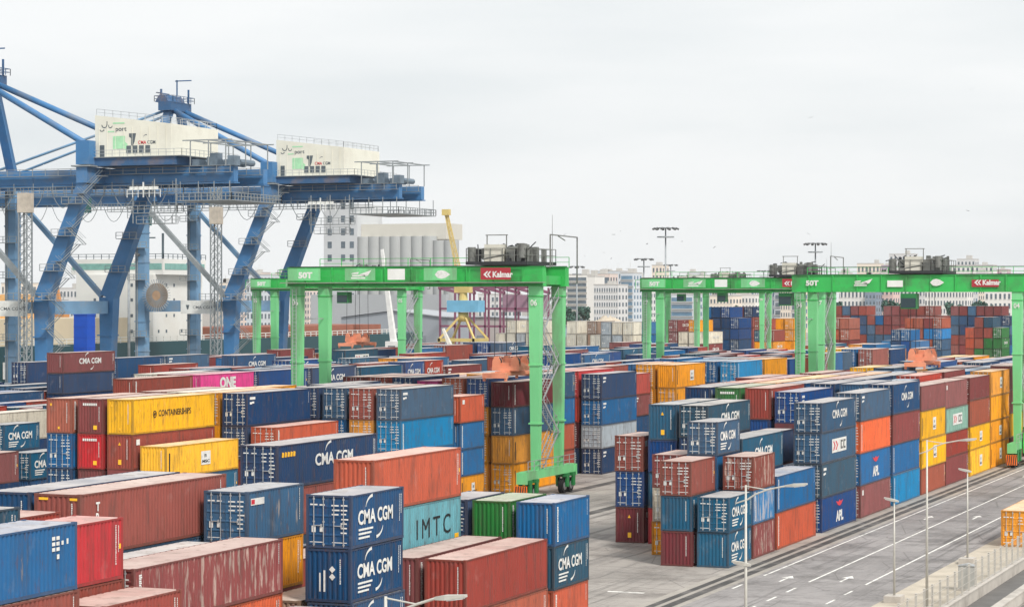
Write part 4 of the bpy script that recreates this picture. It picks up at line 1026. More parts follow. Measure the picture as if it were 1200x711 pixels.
# ------------------------------------------------------------------ ship-to-shore cranes on the quay
SBL = mat('quay_crane_blue', (62, 118, 168), .5, var=.2, scale=.25, dirt=(128, 126, 124), dirt_amt=.6)
SBL2 = mat('quay_crane_pale_blue', (112, 152, 186), .55, var=.15, scale=.25, dirt=(136, 134, 132), dirt_amt=.6)  # paler blue for waterside legs, braces, portal beams and forestays
SDK = mat('quay_crane_deep_blue', (50, 92, 134), .6, var=.25, scale=.3, dirt=(132, 112, 98), dirt_amt=.75)
SGY = mat('catwalk_grey', (150, 156, 158), .55, .3, var=.15)
HOUSE = mat('machinery_house_cream', (228, 226, 212), .6, var=.05, scale=.2, dirt=(190, 184, 168), dirt_amt=.35)
PGREEN = mat('emblem_pale_green', (170, 222, 178), .6); SLATE = mat('emblem_slate', (86, 96, 102), .6)
def sts(u0, label, reel=False, boards=True, full=True):
    vL, vW, B = 225.0, 245.4, 21.0
    t = thing('quay_crane', label, 'quay crane', P(u0, vL, 0), 'blue ship-to-shore cranes on the quay')
    def q(du, v, z): return Vector((-(v - vL), du, z))
    zP, zG0, zG1 = 18.2, 39.6, 42.3
    for k, du in enumerate((0, B)):
        # waterside leg, vertical
        MB().bar(q(du, vW, 3.2), q(du, vW, zG0), 2.2, 1.9, up=(0,1,0)).build('waterside_leg', SBL2, t)
        # landside leg: upright below the portal, leaning landwards above
        lg = MB().bar(q(du, vL, 3.2), q(du, vL-.3, zP+1.8), 1.9, 1.9, 3.0, 2.2, up=(0,1,0)).bar(q(du, vL-.3, zP+1.8), q(du, vL-8.6, zG0+.1), 2.9, 2.0, 2.1, 1.9, up=(0,1,0)).build('landside_leg', SBL, t)
        MB().bar(q(du, vW-.6, zG0-1.0), q(du, vL+1.2, zP+2.0), .85, .85).build('diagonal_brace', SBL2 if k else SGY, t)
        MB().bar(q(du, vW-1.1, zP), q(du, vL+1.3, zP), 1.2, 2.0).build('portal_beam', SBL2, t)
        MB().bar(q(du, vW, zG1+.1), q(B/2 + (2.2 if k else -2.2), vW-1.5, 58.6), 1.6, 1.3).build('mast_leg', SBL, t)
        for v_ in (vL, vW):
            bg = MB().bar(q(du-5, v_, 2.4), q(du+5, v_, 2.4), 1.3, 1.5)
            for d_ in (-4, -1.6, 1.6, 4): bg.tube(q(du+d_, v_-.35, .5), q(du+d_, v_+.35, .5), .5, 12); 
            for d_ in (-2.8, 2.8): bg.bar(q(du+d_-1.6, v_, 1.2), q(du+d_+1.6, v_, 1.2), .9, .8)
            bg.build('bogie', SDK, t)
    for v_, m_ in ((vL-.2, SBL2), (vW, SBL2)):
        MB().bar(q(1.5, v_, zP), q(B-1.5, v_, zP), 1.5, 2.3).build('portal_beam', m_, t)
    for v_ in (vL-8.6, vW): MB().bar(q(-1.3, v_, zG0+1.4), q(B+1.3, v_, zG0+1.4), 2.2, 2.75).build('cross_beam', SBL, t)
    # twin girders with rail walkways
    for du in (5.2, B-5.2):
        g = MB().bar(q(du, 190, (zG0+zG1)/2), q(du, 300, (zG0+zG1)/2), 1.5, zG1-zG0-.1).bar(q(du, 189.8, zG0-.12), q(du, 300, zG0-.12), 2.0, .2).build('girder', SBL, t)
        MB().bar(q(du-1.5, 190, zG0+1.6), q(du-1.5, 300, zG0+1.6), 1.0, .08).build('walkway', SGY, g)
        MB().rail([q(du-2.0, 190, zG0+1.66), q(du-2.0, 300, zG0+1.66)], 1.1, .045, 2.6).build('railing', SGY, g)
    # node where the backstays land, stays and mast head
    for du in (0, B):
        MB().bar(q(du, vL-8.6, zG1+.5), q(du, vL-8.6, zG1+4.6), 2.6, 2.2, up=(0,1,0)).build('stay_post', SBL, t)
        MB().box(-(vL-8.6-vL)-1.9, -(vL-8.6-vL)+1.9, du-1.7, du+1.7, zG1+.1, zG1+.35).build('landing', SGY, t)
        b_ = B/2 + (2.0 if du else -2.0)
        MB().tube(q(b_, vW-2.0, 58.8), q(du, vL-8.4, zG1+4.2), .55, 10).build('backstay', SBL, t, True)
        MB().tube(q(b_, vW-1.0, 58.8), q(B/2 + (5 if du else -5), 298, zG1+.6), .28, 8).build('forestay', SBL2, t, True)
    MB().bar(q(B/2-4.2, vW-1.5, 59.4), q(B/2+4.2, vW-1.5, 59.4), 3.0, 1.8).prism([(-18.4, 60.31), (-21.6, 60.31), (-20.6, 61.8), (-19.4, 61.8)], 'y', B/2-3.5, B/2+3.5).build('mast_head', SDK, t)
    hd = MB().rail([q(B/2-4.4, vW-3.6, 60.3), q(B/2+4.4, vW-3.6, 60.3), q(B/2+4.4, vW+.8, 60.3), q(B/2-4.4, vW+.8, 60.3), q(B/2-4.4, vW-3.6, 60.3)], 1.2, .05, 1.4)
    hd.bar(q(B/2, vW-2, 61.8), q(B/2, vW-2, 65.0), .22).bar(q(B/2, vW-1.6, 64.8), q(B/2, vW-5.4, 64.8), .22).bar(q(B/2-3, vW, 60.3), q(B/2-3, vW, 63.0), .35).bar(q(B/2+3, vW-3, 60.3), q(B/2+3, vW-3, 63.2), .3)
    hd.bar(q(B/2-4, vW+.5, 62.2), q(B/2+1, vW+.5, 62.2), .3, .2).build('mast_head_gear', SDK, t)
    # plate joints, leg platforms, ladders, pipes and hanging inspection walkways
    for du in (0, B):
        for z_ in (8, 13): MB().bar(q(du, vL, z_), q(du, vL, z_+.25), 3.0, 2.6, up=(0,1,0)).build('leg_flange', SBL, t)
        for z_ in (9, 15, 27, 33): MB().bar(q(du, vW, z_), q(du, vW, z_+.25), 2.45, 2.15, up=(0,1,0)).build('leg_flange', SBL2, t)
        pp = MB()
        for dv in (.5, .85): pp.tube(q(du-1.1, vW+dv, 3.5), q(du-1.1, vW+dv, zG0), .10, 6)
        for z_ in (12, 23.5, 30, 36): pp.box(-(vW+2.2-vL), -(vW-2.2-vL), du-2.1, du-1.0, z_, z_+.10).rail([q(du-2.1, vW+2.2, z_+.1), q(du-2.1, vW-2.2, z_+.1)], 1.1, .05, 1.1)
        pp.build('riser_pipe', SGY, t)
        for z_, dv in ((24.5, 2.8), (30.5, 5.1), (36, 7.2)): lp = MB(); lp.box(-(vL-dv+2.0-vL), -(vL-dv-2.2-vL), du-2.3, du-1.0, z_, z_+.1).rail([q(du-2.3, vL-dv+2.0, z_+.1), q(du-2.3, vL-dv-2.2, z_+.1)], 1.1, .05, 1.1).build('leg_platform', SGY, t)
    iw = MB()
    for du in (3.0, B-7.5):
        iw.box(-(262-vL), -(200-vL), du, du+.9, zG0-1.6, zG0-1.5).rail([q(du, 262, zG0-1.5), q(du, 200, zG0-1.5)], 1.1, .04, 1.6)
        for k in range(16): iw.bar(q(du, 261-k*4, zG0-1.5), q(du, 261-k*4, zG0+.3), .10)
    iw.build('inspection_walkway', SGY, t)
    fl = MB()
    for k in range(6): fl.box(-(207.6-vL)+k*.95, -(207.6-vL)+k*.95+.6, -.2, .35, zG0-1.3, zG0-.75)
    fl.rail([q(-.3, 208, zG0-2.6), q(-.3, 201.5, zG0-2.6)], 1.3, .05, 1.0).bar(q(0, 205, zG0-2.6), q(0, 205, zG0), .2); fl.build('floodlight_bar', WPAN, t)
    for k in range(7): MB().bar(q(4.42, 208 + k*11, zG0+.05), q(4.42, 208 + k*11, zG1-.05), .25, .08).build('girder_stiffener', SBL, t)
    # machinery house with falling roof, on a deck
    h0, h1, za = 215.8, 200.8, 44.1
    MB().bar(q(B/2, 199.0, 43.3), q(B/2, 216.0, 43.3), 19.5, 1.5).build('house_deck', SDK, t)
    MB().prism([(-(h0-vL), za), (-(h1-vL), za), (-(h1-vL), 49.6), (-(h0-vL), 51.4)], 'y', 2.0, B-2.6).build('machinery_house', HOUSE, t)
    hr = MB().rail([q(2.2, h1+.2, 49.65), q(2.2, h0-.2, 51.4)], 1.1, .035, 1.6).rail([q(2.2, h1+.2, 49.65), q(B-2.8, h1+.2, 49.65)], 1.1, .035, 1.8).rail([q(B-2.8, h1+.2, 49.65), q(B-2.8, h0-.2, 51.4)], 1.1, .035, 1.8); hr.build('roof_railing', GALV, t)
    MB().box(-(216.2-vL), -(197.6-vL), .4, B-.6, 43.95, 44.08).build('deck_plate', SGY, t)
    MB().rail([q(.5, 216.0, 44.1), q(.5, 197.8, 44.1), q(B-.8, 197.8, 44.1)], 1.1, .035, 1.5).build('deck_railing', GALV, t)
    hs = MB()
    for k in range(9): hs.box(-(h0-vL)+.8+k*1.65, -(h0-vL)+.86+k*1.65, 1.94, 1.999, za+.05, 49.3)
    hs.build('panel_joint', HOUSE, t)
    MB().box(-(h0-vL)+1.0, -(h0-vL)+1.9, 1.93, 1.998, za+.05, za+2.1).build('house_door', SLATE, t)
    for i in range(4): MB().box(-(h0-vL)+6.3+i*1.25, -(h0-vL)+7.2+i*1.25, 1.92, 1.995, 44.7, 46.0).build('vent_louvre', SLATE, t)
    F = Flat((-(h0-vL), 1.965, za), (1,0,0), (0,0,1))
    F.text('port', 4.1, 4.2, .9, 2.2, bold=.02); kind(link('lettering', F.mesh('lettering'), SLATE, t), 'stuff')
    F = Flat((-(h0-vL), 1.965, za), (1,0,0), (0,0,1)); F.arc(1.9, 5.6, .5, 180, 360, .16, .16).rect(2.35, 2.5, 5.5, 6.2).arc(3.1, 5.4, .35, 150, 360, .14, .14).rect(1.7, 1.9, 4.6, 4.75).arc(1.4, 4.9, .4, 200, 340, .14, .14); kind(link('script_lettering', F.mesh('script_lettering'), SLATE, t), 'stuff')
    F = Flat((-(h0-vL), 1.965, za), (1,0,0), (0,0,1)); F.rect(3.6, 6.0, 1.4, 3.6).poly([(6.0,1.4),(6.5,.8),(6.5,2.2),(6.0,2.6)]).rect(3.6, 5.9, 5.7, 5.95).rect(2.6,3.9,4.3,4.5); kind(link('green_emblem', F.mesh('green_emblem'), PGREEN, t), 'stuff')
    F = Flat((-(h0-vL), 1.965, za), (1,0,0), (0,0,1)); F.poly([(6.8,4.0),(8.2,4.0),(7.9,2.6),(7.5,1.7),(7.2,2.0),(7.2,3.2),(6.8,3.4)]); link('shield_emblem', F.mesh('shield_emblem'), SLATE, t)
    F = Flat((-(h0-vL), 1.965, za), (1,0,0), (0,0,1)); F.text('CMA', 8.6, 2.1, .62, 1.6, bold=.02); kind(link('lettering', F.mesh('lettering'), RED_MARK, t), 'stuff')
    F = Flat((-(h0-vL), 1.965, za), (1,0,0), (0,0,1)); F.text('CGM', 10.4, 2.1, .62, 1.6, bold=.02).arc(10.2, 3.0, .7, 150, 80, .03, .14); kind(link('lettering', F.mesh('lettering'), SLATE, t), 'stuff')
    # backreach end: service platforms, catenary trolley gear
    bk = MB()
    for k in range(5):
        v_ = 197.5 - k*1.7; bk.box(-(v_-vL), -(v_-vL)+1.3, 3.5 + (k%2)*2, 5.6 + (k%2)*3, zG1+.05, zG1+1.2 + (k*7%3)*.5).tube(q(7.5, v_, zG1+.8), q(12.5, v_, zG1+.8), .55 + .1*(k%2), 10)
    bk.build('rope_gear', mat('rope_gear_grey', (112, 128, 142), .5, .3, var=.25, scale=.8), t)
    gt = MB()
    for du in (2.0, 9.0, B-4.0):
        for v_ in (197.0, 193.5, 190.2): gt.bar(q(du, v_, zG1), q(du, v_, 46.6), .16)
        gt.bar(q(du, 198.5, 46.6), q(du, 189.0, 46.6), .2)
    for v_ in (197.0, 193.5, 190.2): gt.bar(q(2.0, v_, 46.6), q(B-4.0, v_, 46.6), .2)
    gt.build('maintenance_frame', SGY, t)
    pl = MB().box(-(199.0-vL), -(188.5-vL), 1.0, B-2.0, zG0-3.3, zG0-3.15)
    pl.rail([q(1.0, 199, zG0-3.15), q(1.0, 188.5, zG0-3.15), q(B-2, 188.5, zG0-3.15), q(B-2, 199, zG0-3.15)], 1.2, .06, 1.1)
    for v_ in (198.5, 195, 192, 189): pl.bar(q(1.2, v_, zG0-3.2), q(1.2, v_, zG0), .12).bar(q(B-2.2, v_, zG0-3.2), q(B-2.2, v_, zG0), .12)
    pl.build('hanging_catwalk', SGY, t)
    pl2 = MB()
    for a_, b_, z_ in ((207.5, 198.5, zG0-5.2), (206.5, 199.5, zG0-7.0)):
        pl2.box(-(a_-vL), -(b_-vL), .2, 2.2, z_-.1, z_); pl2.rail([q(.2, a_, z_), q(.2, b_, z_), q(2.2, b_, z_)], 1.2, .05, 1.2)
    for v_ in (207.2, 203, 198.8): pl2.bar(q(.3, v_, zG0-7), q(.3, v_, zG0+.5), .14)
    pl2.build('service_platform', SGY, t)
    fs = MB()
    for k in range(14):
        v0 = 202 + k*6.2; pts = [q(3.4, v0 + 5.2*i/8, zG0-.4 - 3.6*(1-(2*i/8-1)**2)) for i in range(9)]
        for a_, b_ in zip(pts[:-1], pts[1:]): fs.bar(a_, b_, .10)
    kind(fs.build('festoon_cable', SGY, t), 'stuff')
    # lift tower and stairs by the near landside leg
    lt = MB()
    for a_ in (-.8, .8):
        for b_ in (-3.4, -1.8): lt.bar(q(b_, 226.9+a_, 0.2), q(b_, 226.9+a_, 45.5 if full else 38), .22)
    z = 1.0
    while z < (45 if full else 37):
        for b_ in (-3.4, -1.8): lt.bar(q(b_, 226.1, z), q(b_, 227.7, z+1.6), .10).bar(q(b_, 226.1, z), q(b_, 227.7, z), .10)
        for a_ in (-.8, .8): lt.bar(q(-3.4, 226.9+a_, z), q(-1.8, 226.9+a_, z+1.6), .10)
        z += 1.6
    lt.build('lift_tower', SGY, t)
    MB().box(-2.9, -.9, -3.6, -1.5, 34.6, 38.0).build('lift_car', mat('lift_car_beige', (190, 180, 166), .6), t)
    st = MB(); z = 3.0; k = 0
    while z < 38:
        v0, v1 = (223.0, 219.6) if k % 2 == 0 else (219.6, 223.0); sh = -max(0, (z-18)) * .38
        for b_ in (-2.4, -1.5): st.bar(q(b_, v0+sh, z), q(b_, v1+sh, z+2.9), .06, .14).bar(q(b_, v0+sh, z+1), q(b_, v1+sh, z+3.9), .05)
        st.box(-(v1+sh+.7-vL), -(v1+sh-.7-vL), -2.6, -.9, z+2.82, z+2.9); z += 2.9; k += 1
    st.build('stair', SGY, t)
    # portal level platform, operator cab, sign boards
    MB().box(-(230.5-vL), -(219-vL), -3.0, -1.3, zP+1.3, zP+1.42).rail([q(-3.0, 230.5, zP+1.42), q(-3.0, 219, zP+1.42)], 1.1, .05, 1.3).build('portal_platform', SGY, t)
    if boards:
        MB().box(-(236.0-vL), -(228.0-vL), -.85, -.70, zP-1.5, zP+1.2).build('sign_board', WPAN, t)
        F = Flat((-(236.0-vL), -.856, zP-1.5), (1,0,0), (0,0,1)); F.poly([(1.2,1.8),(2.0,1.8),(1.8,1.0),(1.5,.8)]).text('CMA CGM', 2.8, 1.05, .55, 4.4, bold=.01); kind(link('lettering', F.mesh('lettering'), SLATE, t), 'stuff')
    cb = MB().box(-(252.5-vL) if full else 0, -(250-vL) if full else 2.5, B/2-2, B/2+1, zG0-4.6, zG0-2.0).build('operator_cab', mat('cab_teal', (60, 160, 150), .5), t)
    MB().box((-(252.5-vL) if full else 0)+.1, (-(250-vL) if full else 2.5)-.1, B/2-2.06, B/2-2.002, zG0-4.2, zG0-3.0).build('cab_window', WPAN, cb)
    MB().bar(q(B/2-.5, 251.2 if full else 223.8, zG0-2.0), q(B/2-.5, 251.2 if full else 223.8, zG0+1.2), 1.2).bar(q(5.2, 251.2 if full else 223.8, zG0+.8), q(B-5.2, 251.2 if full else 223.8, zG0+.8), 1.0, .6).build('trolley', SDK, t)
    if reel:
        c = Vector(q(-2.6, 240.6, 20.4)); rl = MB().tube(c, c + Vector((0,.5,0)), 1.0, 16).build('cable_reel', mat('reel_brown', (170, 140, 112), .6, var=.15), t)
        MB().tube(c + Vector((0,.15,0)), c + Vector((0,.35,0)), 2.5, 28).build('cable_drum', mat('cable_brown', (164, 138, 108), .7, var=.2), rl)
        sp = MB()
        for i in range(36):
            an = 2*math.pi*i/36; d = Vector((math.cos(an), 0, math.sin(an))); sp.bar(c + d*1.0, c + d*3.3, .08, .1, .2, .1)
        sp.build('spoke', GALV, rl)
        MB().bar(q(-2.2, 240.6, 20.4), q(-.5, 243.5, 19.5), .8).build('reel_bracket', SBL2, t)
    return t
sts(342.0, 'blue quay crane whose cream machinery house stands farther from the silo building', full=False)
sts(409.0, 'blue quay crane with big cable reel, its machinery house beside the silo building', reel=True)

# ------------------------------------------------------------------ far buildings, silos, ship, dock crane, trees
def bwall(name, rgb): return mat(name, rgb, .8, var=.06, scale=.05, dirt=tuple(int(x*.82) for x in rgb), dirt_amt=.4)
WIN = mat('window_dark', (92, 104, 114), .25, var=.3, scale=.3)
WIN2 = mat('window_blue', (98, 128, 152), .2, var=.25, scale=.3)
def frame_at(px0, px1, depth):
    """origin and width of a facade that faces the yard, seen between two picture columns"""
    u, v = UV((px0+px1)/2, depth); w = (px1-px0)/FPX*depth / 0.93
    return P(u, v, 0), w
def building(px0, px1, ytop, depth, rgb, label, floors=6, bays=8, d=14, name='apartment_building', win=WIN, strip=False, roofbits=1, group=None, side=True, wz=.55, seed=1):
    o, w = frame_at(px0, px1, depth); H = ZY(ytop, depth); rg = random.Random(seed + int(px0*7))
    t = thing(name, label, 'building', o, group); x0, x1 = -w/2, w/2
    MB().box(x0, x1, 0, d, 0, H).build('wall', bwall('wall_%d_%d_%d' % rgb, rgb), t)
    m = MB().box(x0-.15, x1+.15, -.15, d+.15, H+.002, H+.5)
    for i in range(roofbits):
        a = rg.uniform(x0+1, x1-3.5); m.box(a, a+rg.uniform(2,4), 2, 6, H+.502, H+rg.uniform(1.8,3.2)); m.bar((a+1, 3, H+.5), (a+1, 3, H+rg.uniform(3,6)), .12)
    m.build('roof', bwall('roof_grey', (188, 186, 182)), t)
    fh = (H-2.5)/floors if floors else 0; wm = MB(); sl = MB()
    for f_ in range(floors):
        z0 = 1.8 + fh*f_ + fh*.25; z1 = z0 + fh*wz
        if strip: wm.box(x0+.5, x1-.5, -.06, .05, z0, z1); sl.box(x0, x1, -1.0, -.07, z0-.25, z0-.02)
        else:
            for b_ in range(bays):
                a = x0 + (b_+.28)*w/bays; wm.box(a, a + w/bays*.46, -.06, .05, z0, z1); sl.box(a-.1, a + w/bays*.46+.1, -.22, -.062, z0-.16, z0)
        if side:
            for b_ in range(3): a = d*(b_+.25)/3; wm.box(x1-.05, x1+.06, a, a+d*.15, z0, z1)
    if floors: kind(wm.build('windows', win, t), 'stuff'); kind(sl.build('sills', bwall('sill_white', (206, 204, 198)), t), 'stuff')
    return t
CG = 'city buildings beyond the port'
W1, W2, W3, W4 = (222,220,216), (208,208,208), (226,214,200), (200,206,212)
building(664, 688, 322, 1150, W1, 'white balconied tower block beside the first green crane leg', 10, 4, strip=True, group=CG)
building(688.5, 697, 324, 1120, W1, 'plain white slab tower next to the balconied tower block', 0, 0, group=CG)
building(696, 724, 334, 1060, W2, 'white office block with regular square windows in front of the towers', 7, 10, group=CG)
building(727, 742, 320, 1180, W4, 'pale bluish tower block with blue window bands', 9, 4, win=WIN2, strip=True, group=CG)
building(742, 762, 326, 1250, W2, 'grey-white block left of the long walkway crane', 8, 6, group=CG)
building(698, 728, 318, 1500, W4, 'hazy grey block rising behind the white office block', 7, 8, group=CG)
building(764, 776, 311, 1500, W3, 'slim pinkish tower above the left end of the long girder', 8, 3, group=CG)
building(786, 812, 345, 1000, W4, 'low white block with blue window bands behind the crane legs', 6, 4, win=WIN2, strip=True, group=CG)
building(832, 858, 347, 980, W3, 'cream apartment block with brown windows above the navy stack', 6, 7, group=CG)
building(858, 884, 346, 990, W1, 'white apartment block joined to the cream one', 6, 7, group=CG)
building(985, 1014, 338, 1050, W1, 'white low block above the pink and red far stack', 5, 7, group=CG)
building(1014, 1026, 335, 1030, (128,142,158), 'slate blue narrow tower block', 8, 3, group=CG)
building(1028, 1046, 336, 1040, (214,186,180), 'pink rendered block beside the slate tower', 6, 4, group=CG)
building(1047, 1084, 338, 1080, W2, 'grey-white office block behind the crane cabin', 6, 9, group=CG)
building(1085, 1132, 339, 1000, W1, 'long white hospital-like block with rows of square windows', 6, 14, group=CG)
building(1155, 1184, 340, 1000, W1, 'white block with dark square windows near the road crane leg', 5, 6, group=CG)
building(1005, 1030, 309, 1700, W3, 'flat-roofed cream building above the lettered girder', 6, 6, group=CG)
building(1033, 1044, 311, 1700, (172,150,176), 'small lilac building above the lettered girder', 5, 3, group=CG)
building(1043, 1070, 298, 1750, W2, 'tall pale tower behind the hoist machinery', 9, 6, group=CG)
building(1112, 1162, 311, 1600, W1, 'long white terraced building with dark window rows on the skyline', 9, 10, group=CG)
building(1122, 1142, 304, 1640, W2, 'upper terrace block of pale grey on the skyline', 10, 5, group=CG)
building(1165, 1180, 316, 1650, (198,166,176), 'small pink building at the end of the skyline', 5, 3, group=CG)
building(560, 600, 345, 1200, W2, 'grey-white block seen between the girder and the purple canopy', 5, 8, group=CG)
building(60, 100, 338, 1400, W2, 'distant pale block low behind the quay crane legs', 4, 9, group=CG)
building(0, 34, 332, 1300, W3, 'distant cream block at the foot of the tall lift tower', 4, 8, group=CG)
building(288, 318, 322, 1300, W4, 'distant grey block between quay crane leg and green crane', 6, 7, group=CG)
# the rest of the skyline, pale and small
rg = random.Random(12)
for k in range(120):
    x_ = rg.choice([rg.uniform(655, 765), rg.uniform(985, 1200), rg.uniform(985, 1200), rg.uniform(780, 985), rg.uniform(255, 350)]); d_ = rg.uniform(1300, 1800); w_ = rg.uniform(7, 22)
    tone, rgb_ = rg.choice([('white', W1), ('grey', W2), ('cream', W3), ('bluish', W4), ('pinkish', (216,200,192)), ('silvery', (196,200,204))]); fl_ = rg.randint(4, 8); st_ = rg.random() < .3; rb_ = rg.randint(1, 3)
    near = 'by the apartment towers' if x_ < 770 else ('over the amber stacks' if x_ < 985 else ('over the lettered girder' if x_ < 1100 else 'by the long terraced building'))
    if x_ < 400: near = 'between quay crane legs'
    building(x_, x_ + w_, rg.uniform(319, 341), d_, rgb_, f"distant {tone} {['four','five','six','seven','eight'][fl_-4]}-storey block with {'window bands' if st_ else 'square windows'} {near}", fl_, rg.randint(3, 7), strip=st_, win=rg.choice([WIN, WIN2]), roofbits=rb_, group='hazy skyline blocks', seed=k)
# grain silo: tower, head house and a row of cylinders
o, w = frame_at(420, 536, 780)
t = thing('grain_silo', 'pale grey grain silo with windowed tower and row of round bins', 'silo', o)
SIL = bwall('silo_concrete', (172, 175, 175)); SILT = bwall('silo_tower', (192, 195, 198)); zc0, zc1 = 0, ZY(277, 780)
nb = 9; r_ = w/nb/2
for i in range(nb): MB().tube((-w/2 + r_*(2*i+1), 0, zc0), (-w/2 + r_*(2*i+1), 0, zc1 - (1.5 if i > 6 else 0)), r_*1.3, 24).build('silo_bin', SIL, t, False)
MB().box(-w/2, w/2 - r_*2.2, r_*.55, 15, zc1-1, ZY(262, 780)).build('head_house', bwall('silo_cream', (200, 197, 188)), t)
tw = (420-376)/FPX*780
tb = MB().box(-w/2 - tw, -w/2 - .05, -2, 18, 0, ZY(238, 780)).build('tower', SILT, t)
tm = MB()
for f_ in range(12):
    for a_ in (.12, .52, .78):
        z = 6 + f_*4.4; tm.box(-w/2 - tw + tw*a_, -w/2 - tw + tw*(a_+.12), -2.08, -1.9, z, z+2.2)
kind(tm.build('windows', WIN, t), 'stuff')
MB().box(-w/2 - tw - 1.5, w/2, -9, -6.5, 0, ZY(345, 770)).build('conveyor_shed', bwall('shed_grey', (164, 168, 172)), t)
# warehouse in front of the silo and the purple canopy
def shed(px0, px1, ytop, depth, rgb, label, pitch=2.0, d=24, nm='warehouse'):
    o, w = frame_at(px0, px1, depth); H = ZY(ytop, depth); t = thing(nm, label, 'warehouse', o)
    MB().prism([(-w/2, 0), (w/2, 0), (w/2, H), (0, H + pitch), (-w/2, H)], 'y', 0, d).build('wall', bwall('wall_%d_%d_%d' % rgb, rgb), t)
    rf = MB()
    for s in (-1, 1): rf.bar((0, d/2, H + pitch + .25), (s*(w/2 + .8), d/2, H + .15), d + 1.2, .3)
    rf.build('roof', bwall('shed_roof', (170, 174, 180)), t)
    for k in range(3): MB().box(-w*.36 + k*w*.27, -w*.36 + k*w*.27 + w*.14, -.12, .05, 0, H*.62).build('door', bwall('shed_door', (132, 138, 146)), t)
shed(398, 522, 372, 690, (150, 156, 164), 'long grey warehouse with low pitched roof below the silos')
shed(515, 622, 374, 720, (176, 168, 166), 'pale concrete warehouse standing behind the purple steel canopy', 0.6)
PUR = mat('canopy_purple', (126, 74, 98), .6, var=.12, scale=.4)
o, w = frame_at(515, 622, 660); t = thing('steel_canopy', 'purple steel canopy of posts and roof girders behind the yellow dock crane', 'canopy', o); Hc = ZY(337, 660)
for i in range(7):
    x = -w/2 + w*i/6; MB().bar((x, 0, 0), (x, 0, Hc), .5).build('post', PUR, t); MB().bar((x, 14, 0), (x, 14, Hc), .5).build('post', PUR, t)
    MB().bar((x, -1, Hc), (x, 15, Hc-1.5), .5, .8).build('rafter', PUR, t)
for z in (Hc, Hc-6, Hc-11): MB().bar((-w/2, 0, z), (w/2, 0, z), .5, .6).build('girder', PUR, t)
MB().box(0, w/2, 13.5, 14.0, Hc-7, Hc-2).build('cladding', mat('canopy_cladding', (156, 124, 142), .6, var=.1), t)
# heap and terminal shed roofs by the apartment towers
hp = MB(); o, w = frame_at(680, 745, 900); rings = [(1.0, 0), (.86, 3.2), (.62, 7.4), (.36, 10.6), (.14, 12.6)]; rg = random.Random(4); vs_ = []; fs_ = []
for k, (s, z) in enumerate(rings):
    for i in range(24): an = 2*math.pi*i/24; j = 1 + rg.uniform(-.09, .09); vs_.append((s*w/2*math.cos(an)*j, s*22*math.sin(an)*j, z*rg.uniform(.9, 1.06)))
for k in range(4):
    for i in range(24): fs_.append((k*24+i, k*24+(i+1)%24, (k+1)*24+(i+1)%24, (k+1)*24+i))
fs_.append(tuple(range(96, 120)))
hp.add(vs_, fs_); ho = hp.build('bulk_heap', mat('bulk_beige', (196, 184, 166), .95, var=.12, scale=.15, dirt=(150, 140, 124), dirt_amt=.5), None, True); ho.location = o; tag(ho, 'beige heap of bulk material below the apartment towers', 'heap')
shed(650, 700, 384, 860, (150, 176, 196), 'low shed with pale blue roof beside the beige heap', 1.2, 14)
# yellow harbour crane on its portal
YC = mat('dock_crane_yellow', (206, 184, 116), .6, var=.12, scale=.3, dirt=(170, 140, 90), dirt_amt=.5)
u_, v_ = UV(543, 560); t = thing('harbour_crane', 'yellow harbour crane with tall jib on a splayed portal', 'harbour crane', P(u_, v_, 0)); zp = ZY(398, 560)
for sx in (-1, 1):
    for sy in (-1, 1):
        MB().bar((sx*5.4, sy*4.5, 0), (sx*4.4, sy*4.2, zp), .55, .55, .5, .5).build('portal_leg', YC, t); MB().bar((sx*4.6, sy*4.2, zp+.2), (sx*.7, sy*.7, zp+5.6), .45).build('tower_strut', YC, t)
        MB().bar((sx*5.0, sy*4.5, zp-2.4), (sx*1.2, sy*4.5, 0.2), .35).build('brace', YC, t)
    MB().bar((sx*4.5, -4.5, zp), (sx*4.5, 4.5, zp), .6, .8).build('portal_beam', YC, t)
MB().bar((-4.9, -4.2, zp+.01), (4.9, -4.2, zp+.01), .6, .8).build('portal_beam', YC, t)
MB().tube((0,0,zp+4.4), (0,0,ZY(366, 560)), 1.4, 14, 1.2).build('tower', YC, t, True)
MB().box(-3.6, 4.6, -1.8, 2.4, ZY(365.5, 560), ZY(352, 560)).build('machine_house', mat('crane_house_blue', (112, 172, 204), .6, var=.15, scale=.4), t)
MB().tube((0,0,ZY(351.8, 560)), (0,0,ZY(334, 560)), 1.1, 12, .8).box(-2.0, 2.0, -1, 1, ZY(343, 560), ZY(336, 560)).build('upper_tower', YC, t)
jb = MB(); A, Bq = Vector((-.6, 0, ZY(336, 560))), Vector((-4.6, 0, ZY(250, 560)))
for s in (-.55, .55):
    jb.bar(A + Vector((s, 0, 0)), Bq + Vector((s*.5, 0, 0)), .2); jb.bar(A + Vector((s, 1.1, 0)), Bq + Vector((s*.5, .6, 0)), .2)
for i in range(14):
    a, b = A.lerp(Bq, i/14), A.lerp(Bq, (i+1)/14); s = (.55 if i % 2 else -.55) * (1 - .035*i); jb.bar(a + Vector((s,0,0)), b + Vector((-s,0,0)), .12)
jb.box(-5.5, -3.7, -.5, .9, ZY(252, 560), ZY(245, 560)); jb.build('jib', YC, t)
